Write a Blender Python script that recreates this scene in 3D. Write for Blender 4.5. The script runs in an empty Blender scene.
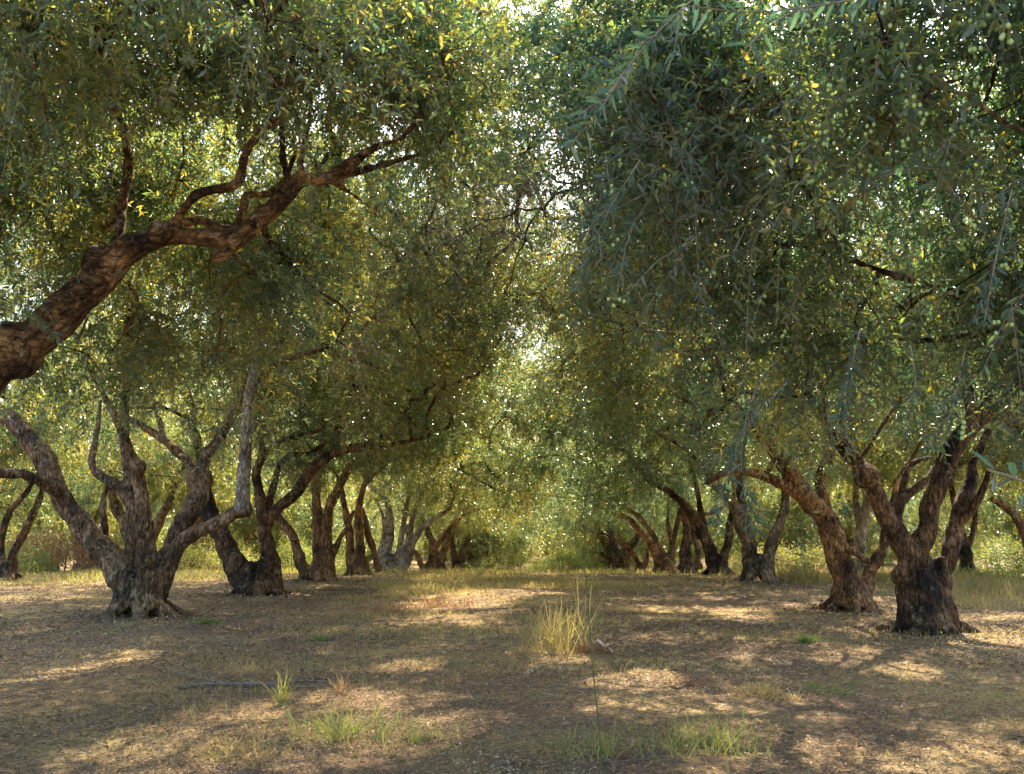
import bpy, math, random
import numpy as np
from mathutils import Vector, kdtree

R = math.radians
rng = np.random.default_rng(7)
random.seed(7)

# ------------------------------------------------------------------ camera, light, exposure
scene = bpy.context.scene
C = scene.collection
CAM_Z, FPX, W, H = 1.47, 1000.0, 1024, 774
PITCH = math.atan((517 - 387) / FPX)
YAW = math.atan((538 - 512) / FPX)              # the rows run along +Y
cd = bpy.data.cameras.new('camera')
cam = bpy.data.objects.new('camera', cd); C.objects.link(cam)
cd.sensor_width = 36; cd.lens = 36 * FPX / W
cd.clip_start = 0.05; cd.clip_end = 3000
cam.location = (0, 0, CAM_Z)
cam.rotation_euler = (math.pi / 2 + PITCH, 0, YAW)
cd.dof.use_dof = True; cd.dof.focus_distance = 13; cd.dof.aperture_fstop = 11
scene.camera = cam

SUN_EL, SUN_AZ = 43, 14                         # azimuth from +Y towards +X
world = bpy.data.worlds.new('World'); scene.world = world
world.use_nodes = True
wn = world.node_tree
bg = wn.nodes['Background']
sky = wn.nodes.new('ShaderNodeTexSky'); sky.sky_type = 'NISHITA'
sky.sun_disc = False; sky.sun_elevation = R(SUN_EL); sky.sun_rotation = R(SUN_AZ)
sky.air_density = 1.0; sky.dust_density = 2.5; sky.ozone_density = 1.0
wn.links.new(sky.outputs[0], bg.inputs[0]); bg.inputs[1].default_value = 0.15
sd = bpy.data.lights.new('sun', 'SUN'); sd.energy = 5.0; sd.angle = R(0.55)
sd.color = (1.0, 0.86, 0.63)
sun = bpy.data.objects.new('sun', sd); C.objects.link(sun)
az, el = R(SUN_AZ), R(SUN_EL)
sdir = Vector((math.sin(az) * math.cos(el), math.cos(az) * math.cos(el), math.sin(el)))
sun.rotation_euler = sdir.to_track_quat('Z', 'Y').to_euler()
vs = scene.view_settings
vs.view_transform = 'Standard'; vs.look = 'None'; vs.gamma = 1; vs.exposure = 2.2
scene.cycles.max_bounces = 7; scene.cycles.diffuse_bounces = 4
scene.cycles.glossy_bounces = 1; scene.cycles.transmission_bounces = 4
scene.cycles.volume_bounces = 0
scene.cycles.caustics_reflective = False; scene.cycles.caustics_refractive = False
scene.cycles.sample_clamp_indirect = 6

# ------------------------------------------------------------------ helpers
def norm(a):
    return a / np.maximum(np.linalg.norm(a, axis=-1, keepdims=True), 1e-9)

def _hash(i, j, k, s):
    n = (i * 374761393 + j * 668265263 + k * 2147483647 + s * 1274126177) & 0xffffffff
    n = ((n ^ (n >> 13)) * 1274126177) & 0xffffffff
    n = n ^ (n >> 16)
    return (n & 0xffff) / 65535.0

def vnoise(P, s=0):
    P = np.asarray(P, float)
    I = np.floor(P).astype(np.int64); F = P - I
    F = F * F * (3 - 2 * F)
    o = np.zeros(len(P))
    for a in (0, 1):
        for b in (0, 1):
            for c in (0, 1):
                w = (F[:, 0] if a else 1 - F[:, 0]) * (F[:, 1] if b else 1 - F[:, 1]) * (F[:, 2] if c else 1 - F[:, 2])
                o += w * _hash(I[:, 0] + a, I[:, 1] + b, I[:, 2] + c, s)
    return o * 2 - 1

def fbm(P, s=0, n=4):
    o = 0; a = 1; t = 0
    for i in range(n):
        o = o + a * vnoise(P * (2 ** i) + i * 17.3, s + i); t += a; a *= .5
    return o / t

def ground_z(x, y, fine=False):
    x = np.asarray(x, float); y = np.asarray(y, float)
    t = (y - 26.7) / 2.5
    sp = lambda q: np.where(q > 20, q, np.log1p(np.exp(np.minimum(q, 20))))
    z = -0.055 * 2.5 * (sp(t) - sp((y - 78) / 2.5))
    if fine:
        P = np.stack([x.ravel(), y.ravel(), 0 * x.ravel()], 1)
        f = np.clip(1.3 - np.abs(P[:, 1]) / 60, .0, 1)
        z = z + ((fbm(P * .35, 3, 3) * .06 + fbm(P * 1.6, 9, 3) * .035) * f).reshape(x.shape)
    return z

SP, CP, SY, CY = math.sin(PITCH), math.cos(PITCH), math.sin(YAW), math.cos(YAW)
def unproj(px, py, d):
    """the point at forward distance d (along the rows) that the photograph shows there"""
    cx, cy = (px - W / 2) / FPX, (H / 2 - py) / FPX
    x, y, z = cx, CP - cy * SP, SP + cy * CP
    X, Y = x * CY - y * SY, x * SY + y * CY
    k = d / Y
    return np.array([X * k, d, CAM_Z + z * k])

def proj(P):
    X, Y, Z = P[:, 0], P[:, 1], P[:, 2] - CAM_Z
    x = X * CY + Y * SY; y = -X * SY + Y * CY
    dep = y * CP + Z * SP; up = -y * SP + Z * CP
    dep = np.where(dep < .01, .01, dep)
    return W / 2 + FPX * x / dep, H / 2 - FPX * up / dep, dep

def mesh_np(name, V, F, mat, smooth=True, tint=None):
    """F: (n, k) faces all of k corners"""
    V = np.ascontiguousarray(V, np.float32); F = np.ascontiguousarray(F, np.int32)
    me = bpy.data.meshes.new(name)
    n, k = F.shape
    me.vertices.add(len(V)); me.vertices.foreach_set('co', V.ravel())
    me.loops.add(n * k); me.loops.foreach_set('vertex_index', F.ravel())
    me.polygons.add(n); me.polygons.foreach_set('loop_start', np.arange(0, n * k, k, dtype=np.int32))
    if not smooth:
        me.polygons.foreach_set('use_smooth', np.zeros(n, bool))
    if tint is not None:
        a = me.attributes.new('tint', 'FLOAT', 'POINT'); a.data.foreach_set('value', np.ascontiguousarray(tint, np.float32))
    me.update()
    if mat: me.materials.append(mat)
    return me

def link(name, me, parent=None, loc=None):
    o = bpy.data.objects.new(name, me); C.objects.link(o)
    if parent: o.parent = parent
    if loc is not None: o.location = loc
    return o

def tag(o, label=None, cat=None, group=None, kind=None):
    if label: o['label'] = label
    if cat: o['category'] = cat
    if group: o['group'] = group
    if kind: o['kind'] = kind
    return o

def empty(name, loc):
    o = bpy.data.objects.new(name, None); C.objects.link(o); o.location = loc
    o.empty_display_size = .3
    return o

def catmull(P, step):
    P = np.asarray(P, float)
    if len(P) < 3:
        n = max(2, int(np.linalg.norm(P[-1, :3] - P[0, :3]) / step) + 1)
        t = np.linspace(0, 1, n)[:, None]
        return P[0] * (1 - t) + P[-1] * t
    Q = np.vstack([2 * P[0] - P[1], P, 2 * P[-1] - P[-2]])
    out = []
    for i in range(1, len(Q) - 2):
        n = max(1, int(np.ceil(np.linalg.norm(Q[i + 1, :3] - Q[i, :3]) / step)))
        t = (np.arange(n) / n)[:, None]
        a, b, c, d = Q[i - 1], Q[i], Q[i + 1], Q[i + 2]
        out.append(.5 * ((2 * b) + (c - a) * t + (2 * a - 5 * b + 4 * c - d) * t ** 2 + (3 * b - a - 3 * c + d) * t ** 3))
    out.append(P[-1:])
    return np.vstack(out)

def tube(P, r, k=6, cap=True):
    """one swept tube; returns V, F(quads)"""
    P = np.asarray(P, float); r = np.asarray(r, float); n = len(P)
    T = norm(np.gradient(P, axis=0))
    u = np.cross(T[0], [0, 0, 1.0])
    if np.linalg.norm(u) < .1: u = np.cross(T[0], [1.0, 0, 0])
    u = u / np.linalg.norm(u)
    U = np.zeros((n, 3))
    for i in range(n):
        u = u - T[i] * np.dot(u, T[i]); u = u / max(np.linalg.norm(u), 1e-9); U[i] = u
    Bn = np.cross(T, U)
    a = np.arange(k) * 2 * math.pi / k
    V = P[:, None] + r[:, None, None] * (np.cos(a)[None, :, None] * U[:, None] + np.sin(a)[None, :, None] * Bn[:, None])
    V = V.reshape(-1, 3)
    F = []
    j = np.arange(k); j2 = (j + 1) % k
    for i in range(n - 1):
        F.append(np.stack([i * k + j, i * k + j2, (i + 1) * k + j2, (i + 1) * k + j], 1))
    F = np.vstack(F)
    if cap:
        c0, c1 = len(V), len(V) + 1
        V = np.vstack([V, P[0] - T[0] * r[0] * .4, P[-1] + T[-1] * r[-1] * .4])
        F = np.vstack([F, np.stack([j2, j, np.full(k, c0), np.full(k, c0)], 1)[:, [0, 1, 2, 3]]]) if False else F
        tri = [(int(a_), int(b_), c0) for a_, b_ in zip(j2, j)] + [((n - 1) * k + int(a_), (n - 1) * k + int(b_), c1) for a_, b_ in zip(j, j2)]
        return V, F, tri
    return V, F, []

class Tubes:
    def __init__(s): s.V = []; s.F = []; s.n = 0
    def add(s, P, r, k=6):
        V, F, _ = tube(P, r, k, cap=False)
        s.V.append(V); s.F.append(F + s.n); s.n += len(V)
    def mesh(s, name, mat):
        return mesh_np(name, np.vstack(s.V), np.vstack(s.F), mat)

# ------------------------------------------------------------------ materials
def newmat(name):
    m = bpy.data.materials.new(name); m.use_nodes = True
    nt = m.node_tree
    for n in list(nt.nodes):
        if n.type != 'OUTPUT_MATERIAL': nt.nodes.remove(n)
    return m, nt, [n for n in nt.nodes if n.type == 'OUTPUT_MATERIAL'][0]

def N(nt, t, **kw):
    n = nt.nodes.new(t)
    for k, v in kw.items():
        if k.startswith('i_'):
            key = k[2:].replace('_', ' ')
            n.inputs[int(key) if key.isdigit() else key].default_value = v
        else: setattr(n, k, v)
    return n

def ramp(nt, fac, stops, interp='LINEAR'):
    n = nt.nodes.new('ShaderNodeValToRGB'); n.color_ramp.interpolation = interp
    e = n.color_ramp.elements
    while len(e) < len(stops): e.new(.5)
    for q, (p, c) in zip(e, stops):
        q.position = p; q.color = (*c, 1) if len(c) == 3 else c
    nt.links.new(fac, n.inputs[0])
    return n.outputs[0]

def leaf_mat(name, up_stops, under_mul, trans_stops, tfac=.46, rough=.42):
    m, nt, out = newmat(name); L = nt.links.new
    at = N(nt, 'ShaderNodeAttribute', attribute_name='tint')
    up = ramp(nt, at.outputs['Fac'], up_stops)
    un = N(nt, 'ShaderNodeMix', data_type='RGBA'); un.inputs[0].default_value = .55
    L(up, un.inputs[6]); un.inputs[7].default_value = (*under_mul, 1)
    geo = N(nt, 'ShaderNodeNewGeometry')
    mx = N(nt, 'ShaderNodeMix', data_type='RGBA')
    L(geo.outputs['Backfacing'], mx.inputs[0]); L(up, mx.inputs[6]); L(un.outputs[2], mx.inputs[7])
    p = N(nt, 'ShaderNodeBsdfPrincipled'); p.inputs['Roughness'].default_value = rough
    p.inputs['Specular IOR Level'].default_value = .6
    L(mx.outputs[2], p.inputs['Base Color'])
    tr = N(nt, 'ShaderNodeBsdfTranslucent')
    L(ramp(nt, at.outputs['Fac'], trans_stops), tr.inputs[0])
    ms = N(nt, 'ShaderNodeMixShader'); ms.inputs[0].default_value = tfac
    L(p.outputs[0], ms.inputs[1]); L(tr.outputs[0], ms.inputs[2]); L(ms.outputs[0], out.inputs[0])
    return m

LEAF = leaf_mat('olive_leaf',
    [(0, (.034, .062, .052)), (.45, (.056, .086, .062)), (.8, (.085, .105, .055)), (.93, (.14, .125, .05)), (1, (.20, .11, .045))],
    (.16, .20, .19),
    [(0, (.08, .20, .11)), (.27, (.17, .33, .11)), (.45, (.36, .47, .09)), (.72, (.78, .62, .06)), (1, (.58, .32, .05))], tfac=.46, rough=.29)
GRASS = leaf_mat('grass_blade',
    [(0, (.07, .13, .03)), (.35, (.16, .20, .05)), (.6, (.36, .27, .09)), (1, (.46, .31, .13))],
    (.25, .24, .12),
    [(0, (.20, .34, .04)), (.5, (.38, .40, .07)), (1, (.48, .34, .12))], tfac=.4, rough=.6)
REDLEAF = leaf_mat('dry_weed',
    [(0, (.17, .085, .05)), (.5, (.30, .18, .09)), (1, (.42, .31, .16))],
    (.25, .18, .12),
    [(0, (.35, .12, .04)), (1, (.5, .3, .10))], tfac=.3, rough=.7)
LITTER = leaf_mat('litter_leaf',
    [(0, (.10, .062, .038)), (.30, (.24, .148, .07)), (.55, (.40, .275, .13)), (.85, (.50, .39, .22)), (1, (.60, .52, .40))],
    (.38, .33, .26),
    [(0, (.12, .07, .03)), (1, (.4, .3, .16))], tfac=.10, rough=.8)

def bark_mat(name, warm, lichen, dark, dk=0., ms=(1, 1, .35)):
    m, nt, out = newmat(name); L = nt.links.new
    tc = N(nt, 'ShaderNodeTexCoord')
    n1 = N(nt, 'ShaderNodeTexNoise', i_Scale=1.9, i_Detail=6.0, i_Roughness=.62)
    mp = N(nt, 'ShaderNodeMapping'); mp.inputs['Scale'].default_value = ms
    L(tc.outputs['Object'], mp.inputs[0]); L(tc.outputs['Object'], n1.inputs['Vector'])
    n2 = N(nt, 'ShaderNodeTexNoise', i_Scale=26.0, i_Detail=8.0, i_Roughness=.7, i_Distortion=.6)
    L(mp.outputs[0], n2.inputs['Vector'])
    vo = N(nt, 'ShaderNodeTexVoronoi', i_Scale=19.0); vo.feature = 'DISTANCE_TO_EDGE'
    wv = N(nt, 'ShaderNodeVectorMath', operation='MULTIPLY_ADD'); L(n2.outputs['Color'], wv.inputs[0]); wv.inputs[1].default_value = (.11, .11, .11); L(mp.outputs[0], wv.inputs[2])
    L(wv.outputs[0], vo.inputs['Vector'])
    base = ramp(nt, n1.outputs[0], [(.32 + dk, dark), (.45 + dk, tuple(a * .55 for a in warm)), (.55 + dk, warm), (.75 + dk * .6, tuple(min(1, a * 1.35) for a in warm))])
    fine = ramp(nt, n2.outputs[0], [(.38, (.16, .14, .13)), (.52, (.85, .85, .85)), (.66, (1.9, 1.78, 1.6))])
    mu = N(nt, 'ShaderNodeMix', data_type='RGBA', blend_type='MULTIPLY'); mu.inputs[0].default_value = 1
    L(base, mu.inputs[6]); L(fine, mu.inputs[7])
    n3 = N(nt, 'ShaderNodeTexNoise', i_Scale=7.5, i_Detail=5.0, i_Roughness=.7)
    L(tc.outputs['Object'], n3.inputs['Vector'])
    lf = ramp(nt, n3.outputs[0], [(lichen, (0, 0, 0)), (lichen + .09, (.8, .8, .8))])
    ml = N(nt, 'ShaderNodeMix', data_type='RGBA'); L(lf, ml.inputs[0])
    L(mu.outputs[2], ml.inputs[6]); ml.inputs[7].default_value = (.34, .33, .29, 1)
    cr = ramp(nt, vo.outputs[0], [(0, (.35, .33, .32)), (.09, (1, 1, 1))])
    mc = N(nt, 'ShaderNodeMix', data_type='RGBA', blend_type='MULTIPLY'); mc.inputs[0].default_value = .5
    L(ml.outputs[2], mc.inputs[6]); L(cr, mc.inputs[7])
    p = N(nt, 'ShaderNodeBsdfPrincipled'); p.inputs['Roughness'].default_value = .9
    p.inputs['Specular IOR Level'].default_value = .2
    L(mc.outputs[2], p.inputs['Base Color'])
    ad = N(nt, 'ShaderNodeMath', operation='MULTIPLY_ADD'); L(cr, ad.inputs[0]); ad.inputs[1].default_value = .5
    L(n2.outputs[0], ad.inputs[2])
    bu = N(nt, 'ShaderNodeBump', i_Strength=.95, i_Distance=.03); L(ad.outputs[0], bu.inputs['Height'])
    L(bu.outputs[0], p.inputs['Normal']); L(p.outputs[0], out.inputs[0])
    return m

BARK_WARM = bark_mat('bark_warm_brown', (.36, .20, .09), .63, (.05, .036, .028), .02)
BARK_LIMB = bark_mat('bark_of_the_arching_limb', (.33, .20, .10), .60, (.05, .036, .028), .03, (.42, 1, .75))
BARK_GREY = bark_mat('bark_grey_brown', (.30, .20, .115), .58, (.04, .032, .027), .02)
BARK_DARK = bark_mat('bark_dark_rough', (.25, .150, .08), .60, (.028, .022, .019), .07)
BARK_PALE = bark_mat('bark_pale_weathered', (.44, .385, .32), .54, (.10, .08, .065))
DARKCUT, nt, out = newmat('old_cut_wood')
p = N(nt, 'ShaderNodeBsdfPrincipled'); p.inputs['Roughness'].default_value = .95
n = N(nt, 'ShaderNodeTexNoise', i_Scale=30.0, i_Detail=6.0)
nt.links.new(ramp(nt, n.outputs[0], [(.35, (.03, .025, .02)), (.7, (.13, .09, .06))]), p.inputs['Base Color'])
nt.links.new(p.outputs[0], out.inputs[0])

def simple(name, c1, c2, scale, rough=.8, bump=.0):
    m, nt, out = newmat(name)
    p = N(nt, 'ShaderNodeBsdfPrincipled'); p.inputs['Roughness'].default_value = rough
    tc = N(nt, 'ShaderNodeTexCoord')
    n = N(nt, 'ShaderNodeTexNoise', i_Scale=scale, i_Detail=6.0); nt.links.new(tc.outputs['Object'], n.inputs['Vector'])
    nt.links.new(ramp(nt, n.outputs[0], [(.35, c1), (.68, c2)]), p.inputs['Base Color'])
    if bump:
        b = N(nt, 'ShaderNodeBump', i_Strength=.8, i_Distance=bump); nt.links.new(n.outputs[0], b.inputs['Height'])
        nt.links.new(b.outputs[0], p.inputs['Normal'])
    nt.links.new(p.outputs[0], out.inputs[0])
    return m
TWIG = simple('twig_bark', (.16, .13, .09), (.30, .25, .18), 14)
OLIVE = simple('olive_skin', (.20, .32, .08), (.34, .45, .16), 40, .4)
STONE = simple('pale_limestone', (.42, .38, .32), (.66, .62, .55), 18, .9, .01)
STICK = simple('dead_wood', (.10, .075, .055), (.24, .19, .15), 25, .9, .004)
PALESTICK = simple('bleached_wood', (.45, .38, .30), (.68, .62, .52), 25, .9, .004)

# ground
GROUND, nt, out = newmat('orchard_soil'); L = nt.links.new
tc = N(nt, 'ShaderNodeTexCoord')
def nz(scale, det=6, rough=.6):
    n = N(nt, 'ShaderNodeTexNoise', i_Scale=scale, i_Detail=float(det), i_Roughness=rough); L(tc.outputs['Object'], n.inputs['Vector']); return n.outputs[0]
a = ramp(nt, nz(.35, 5), [(.34, (.155, .102, .068)), (.5, (.27, .185, .105)), (.66, (.41, .295, .13))])
b = ramp(nt, nz(22, 8, .75), [(.34, (.38, .36, .35)), (.52, (.95, .92, .88)), (.70, (1.7, 1.6, 1.45))])
mu = N(nt, 'ShaderNodeMix', data_type='RGBA', blend_type='MULTIPLY'); mu.inputs[0].default_value = 1
L(a, mu.inputs[6]); L(b, mu.inputs[7])
vo = N(nt, 'ShaderNodeTexVoronoi', i_Scale=38.0); L(tc.outputs['Object'], vo.inputs['Vector'])
ch = ramp(nt, vo.outputs['Color'], [(0, (.55, .5, .45)), (.6, (1, 1, 1)), (1, (1.6, 1.5, 1.4))])
m2 = N(nt, 'ShaderNodeMix', data_type='RGBA', blend_type='MULTIPLY'); m2.inputs[0].default_value = .7
L(mu.outputs[2], m2.inputs[6]); L(ch, m2.inputs[7])
# patches of dry straw
gp = ramp(nt, nz(.55, 4), [(.52, (0, 0, 0)), (.66, (.75, .75, .75))])
m3 = N(nt, 'ShaderNodeMix', data_type='RGBA'); L(gp, m3.inputs[0]); L(m2.outputs[2], m3.inputs[6])
st = ramp(nt, nz(30, 6, .7), [(.35, (.16, .12, .05)), (.65, (.42, .33, .15))]); L(st, m3.inputs[7])
p = N(nt, 'ShaderNodeBsdfPrincipled'); p.inputs['Roughness'].default_value = .95; p.inputs['Specular IOR Level'].default_value = .15
L(m3.outputs[2], p.inputs['Base Color'])
bu = N(nt, 'ShaderNodeBump', i_Strength=.9, i_Distance=.035); L(nz(22, 8, .75), bu.inputs['Height'])
L(bu.outputs[0], p.inputs['Normal']); L(p.outputs[0], out.inputs[0])

# ------------------------------------------------------------------ ground sheet
def axis(lo, hi, step, far, n):
    g = np.geomspace(1, 1 + far, n)[1:] - 1
    return np.concatenate([lo - g[::-1], np.arange(lo, hi, step), hi + g])
xs = axis(-11, 11, .11, 900, 26); ys = np.concatenate([-np.geomspace(1, 200, 12)[::-1], np.arange(0, 32, .11), 32 + np.geomspace(.3, 1100, 40)])
GX, GY = np.meshgrid(xs, ys)
GZ = ground_z(GX, GY, True)
nx, ny = len(xs), len(ys)
idx = np.arange(nx * ny).reshape(ny, nx)
F = np.stack([idx[:-1, :-1], idx[:-1, 1:], idx[1:, 1:], idx[1:, :-1]], -1).reshape(-1, 4)
g = link('ground', mesh_np('ground', np.stack([GX, GY, GZ], -1).reshape(-1, 3), F, GROUND)); g['kind'] = 'structure'

def gz(x, y):
    return float(ground_z(np.array([x]), np.array([y]), True)[0])

# ------------------------------------------------------------------ leaves and crowns
def leaf_mesh(name, P, D, U, Ln, Wd, mat, tint, fine=False, curl=.12):
    D = norm(D); S = norm(np.cross(D, U)); Nn = np.cross(S, D)
    Ln = Ln[:, None]; Wd = Wd[:, None]
    n = len(P)
    tip = P + D * Ln - Nn * Ln * curl
    if not fine:
        r = P + D * Ln * .45 + S * Wd * .5 + Nn * Wd * .12
        l = P + D * Ln * .45 - S * Wd * .5 + Nn * Wd * .12
        V = np.stack([P, r, tip, l], 1).reshape(-1, 3)
        F = np.arange(4 * n).reshape(n, 4)
        return mesh_np(name, V, F, mat, True, np.repeat(tint, 4))
    c1 = Nn * Wd * .18
    r1 = P + D * Ln * .28 + S * Wd * .44 + c1; r2 = P + D * Ln * .68 + S * Wd * .42 + c1 - Nn * Ln * curl * .4
    l1 = P + D * Ln * .28 - S * Wd * .44 + c1; l2 = P + D * Ln * .68 - S * Wd * .42 + c1 - Nn * Ln * curl * .4
    V = np.stack([P, r1, r2, tip, l2, l1], 1).reshape(-1, 3)
    b = np.arange(n)[:, None] * 6
    F = np.stack([b + [0, 1, 2, 3], b + [3, 4, 5, 0]], 1).reshape(-1, 4)
    return mesh_np(name, V, F, mat, True, np.repeat(tint, 6))

def blade_mesh(name, P, D, U, Ln, Wd, mat, tint, curl=.4):
    D = norm(D); S = norm(np.cross(D, U)); Nn = np.cross(S, D)
    Ln = Ln[:, None]; Wd = Wd[:, None]; n = len(P); rows = []
    for t, w in ((0, .8), (.35, 1), (.7, .75), (1, .08)):
        c = P + D * Ln * t * (1 - .25 * curl * t) - Nn * Ln * curl * t * t
        rows += [c - S * Wd * w / 2, c + S * Wd * w / 2]
    V = np.stack(rows, 1).reshape(-1, 3)
    b = np.arange(n)[:, None] * 8
    F = np.stack([b + [0, 1, 3, 2], b + [2, 3, 5, 4], b + [4, 5, 7, 6]], 1).reshape(-1, 4)
    return mesh_np(name, V, F, mat, True, np.repeat(tint, 8))

def shoots(S0, Dr, Ln, nleaf, droop, leafL, rg, seg=3):
    """leaves in opposite pairs along drooping shoots; returns leaf arrays and shoot polylines"""
    n = len(S0)
    t = (np.arange(nleaf) // 2 + .6) / (nleaf / 2 + .6)
    t = np.clip(t[None, :] + rg.normal(0, .02, (n, nleaf)), .02, 1)[..., None]
    Lx = Ln[:, None, None]
    down = np.array([0, 0, -1.0])
    P = S0[:, None] + Dr[:, None] * Lx * t + down * (droop[:, None, None] * Lx * t ** 2)
    T = norm(Dr[:, None] + down * (2 * droop[:, None, None] * t))
    perp = norm(np.cross(T, rg.normal(size=(n, 1, 3)) + np.zeros((n, nleaf, 3))))
    quarter = (np.arange(nleaf) // 2 % 2)[None, :, None]
    perp2 = np.cross(T, perp)
    pp = np.where(quarter == 0, perp, perp2) * np.where(np.arange(nleaf) % 2 == 0, 1, -1)[None, :, None]
    D = norm(T * .55 + pp * .85 + rg.normal(0, .25, P.shape))
    U = np.array([0, 0, 1.0]) * .9 + rg.normal(0, .55, P.shape)
    ll = leafL * rg.uniform(.65, 1.15, (n, nleaf)) * (1 - .25 * (t[..., 0] > .9))
    tt = np.linspace(0, 1, seg)[None, :, None]
    SP_ = S0[:, None] + Dr[:, None] * Lx * tt + down * (droop[:, None, None] * Lx * tt ** 2)
    return P.reshape(-1, 3), D.reshape(-1, 3), U.reshape(-1, 3), ll.ravel(), SP_

def twig_mesh(name, SPs, r, mat):
    """thin three-sided shoots, all at once"""
    n, s, _ = SPs.shape
    T = norm(np.gradient(SPs, axis=1))
    u = norm(np.cross(T, np.array([.3, .2, 1.0]))); b = np.cross(T, u)
    a = np.arange(3) * 2 * math.pi / 3
    rr = (r * np.linspace(1, .35, s))[None, :, None, None]
    V = SPs[:, :, None] + rr * (np.cos(a)[None, None, :, None] * u[:, :, None] + np.sin(a)[None, None, :, None] * b[:, :, None])
    V = V.reshape(-1, 3)
    F = []
    base = np.arange(n)[:, None, None] * (s * 3)
    for i in range(s - 1):
        for j in range(3):
            F.append(base[:, 0, 0][:, None] + np.array([i * 3 + j, i * 3 + (j + 1) % 3, (i + 1) * 3 + (j + 1) % 3, (i + 1) * 3 + j])[None])
    return mesh_np(name, V, np.vstack(F), mat)

def crown(rg, ell, nclump, nshoot, nleaf, leafL, keep=None, gap=.25, fine=False, tshift=0., droopy=1., cr=.62, sl=1.):
    """ell: list of (centre, radii, weight). Returns clump centres, leaf mesh, twig mesh data"""
    cs = []
    ws = np.array([e[2] for e in ell], float); ws /= ws.sum()
    tries = 0
    while len(cs) < nclump and tries < 60:
        tries += 1
        k = rg.choice(len(ell), 300, p=ws)
        c = np.array([ell[i][0] for i in k], float); r = np.array([ell[i][1] for i in k], float)
        d = norm(rg.normal(size=(300, 3))); q = rg.uniform(0, 1, 300) ** (1 / 2.0)
        p = c + d * r * q[:, None]
        ok = fbm(p * .55, 5, 2) > -gap * 1.0 - .15 + .25 * rg.uniform(-1, 1, 300)
        if keep is not None: ok &= keep(p)
        cs += list(p[ok])
    cs = np.array(cs[:nclump]); nclump = len(cs)
    cen = np.array(ell[0][0], float)
    out = norm(cs - cen)
    m = nclump * nshoot
    ci = np.repeat(np.arange(nclump), nshoot)
    size = np.repeat(rg.uniform(.65, 1.3, nclump), nshoot)
    dr = norm(rg.normal(size=(m, 3)) + out[ci] * .8 + np.array([0, 0, -.15]))
    st = cs[ci] + dr * (rg.uniform(0, cr, m) * size)[:, None]
    ln = rg.uniform(.16, .46, m) * size * sl
    P, D, U, ll, SPl = shoots(st, norm(dr + rg.normal(0, .5, dr.shape)), ln, nleaf, rg.uniform(.1, .75, m) * droopy, leafL, rg)
    ct = np.repeat(rg.normal(0, .13, nclump), nshoot)
    tint = np.repeat(ct, nleaf) + rg.beta(3.2, 4.8, m * nleaf) + tshift
    sel = rg.uniform(size=len(tint)) < (.012 if tshift > -.05 else .002)
    tint = np.clip(np.where(sel, rg.uniform(.88, 1, len(tint)), np.minimum(tint, .78)), 0, 1)
    return cs, st, (P, D, U, ll, tint), SPl

def grow_branches(rg, nodes, node_r, cs, st, nshoot, mat, name, r_leaf=.006, k=5, expo=.37, cap=.7):
    """minimum-spanning growth from the limbs to each clump; the pipe model sets thickness"""
    nodes = [np.array(p, float) for p in nodes]; nr = list(node_r); par = [-1] * len(nodes); cnt = [0] * len(nodes)
    n0 = len(nodes)
    A = np.array(nodes)
    d0 = np.min(np.linalg.norm(cs[:, None] - A[None], axis=2), axis=1)
    order = np.argsort(d0)
    for i in order:
        A = np.array(nodes)
        d = np.linalg.norm(A - cs[i], axis=1)
        w = d + np.where(np.arange(len(A)) < n0, 0, .12)
        j = int(np.argmin(w))
        nodes.append(cs[i].copy()); par.append(j); cnt.append(1); nr.append(0)
    for i in range(len(nodes) - 1, n0 - 1, -1):
        j = par[i]
        if j >= n0: cnt[j] += cnt[i]
    # one part for every group of boughs that leaves the limbs at the same place
    rootn = list(range(n0)) + [0] * (len(nodes) - n0)
    for i in range(n0, len(nodes)): rootn[i] = rootn[par[i]]
    us = sorted(set(rootn[n0:])); grp = {u: k_ for k_, u in enumerate(us)}
    for i_, u in enumerate(us):
        for v in us[:i_]:
            if np.linalg.norm(nodes[u] - nodes[v]) < .7 and grp[u] != grp[v]:
                g0, g1 = grp[u], grp[v]
                for q in us:
                    if grp[q] == g0: grp[q] = g1
    TT = {}
    for i in range(n0, len(nodes)):
        j = par[i]; a, b = nodes[j], nodes[i]
        L_ = np.linalg.norm(b - a)
        if L_ < .02: continue
        rb = r_leaf * 1.6 * cnt[i] ** expo
        ra = rb * 1.15 if j >= n0 else min(rb * 1.35, nr[j] * cap)
        m = max(3, int(L_ / .18))
        t = np.linspace(0, 1, m + 1)[:, None]
        side = rg.normal(size=3) * .10 * L_; side2 = rg.normal(size=3) * .05 * L_
        Pm = a * (1 - t) + b * t + np.sin(t * math.pi) * (side + np.array([0, 0, .06 * L_])) + np.sin(t * 2 * math.pi) * side2
        TT.setdefault(grp[rootn[i]], Tubes()).add(Pm, (ra + (rb - ra) * t[:, 0]), k)
    ci = np.repeat(np.arange(len(cs)), nshoot)
    where = {tuple(np.round(nodes[i], 5)): grp[rootn[i]] for i in range(n0, len(nodes))}
    selp = rg.choice(len(st), min(len(st), len(cs) * 6), replace=False)
    for q in selp:
        a, b = cs[ci[q]], st[q]
        if np.linalg.norm(b - a) > .08:
            md = (a + b) / 2 + rg.normal(size=3) * .04
            g_ = where.get(tuple(np.round(a, 5)))
            if g_ in TT: TT[g_].add(np.array([a, md, b]), [.007, .005, .003], 3)
    return [T.mesh(name, mat) for T in TT.values()]

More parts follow.
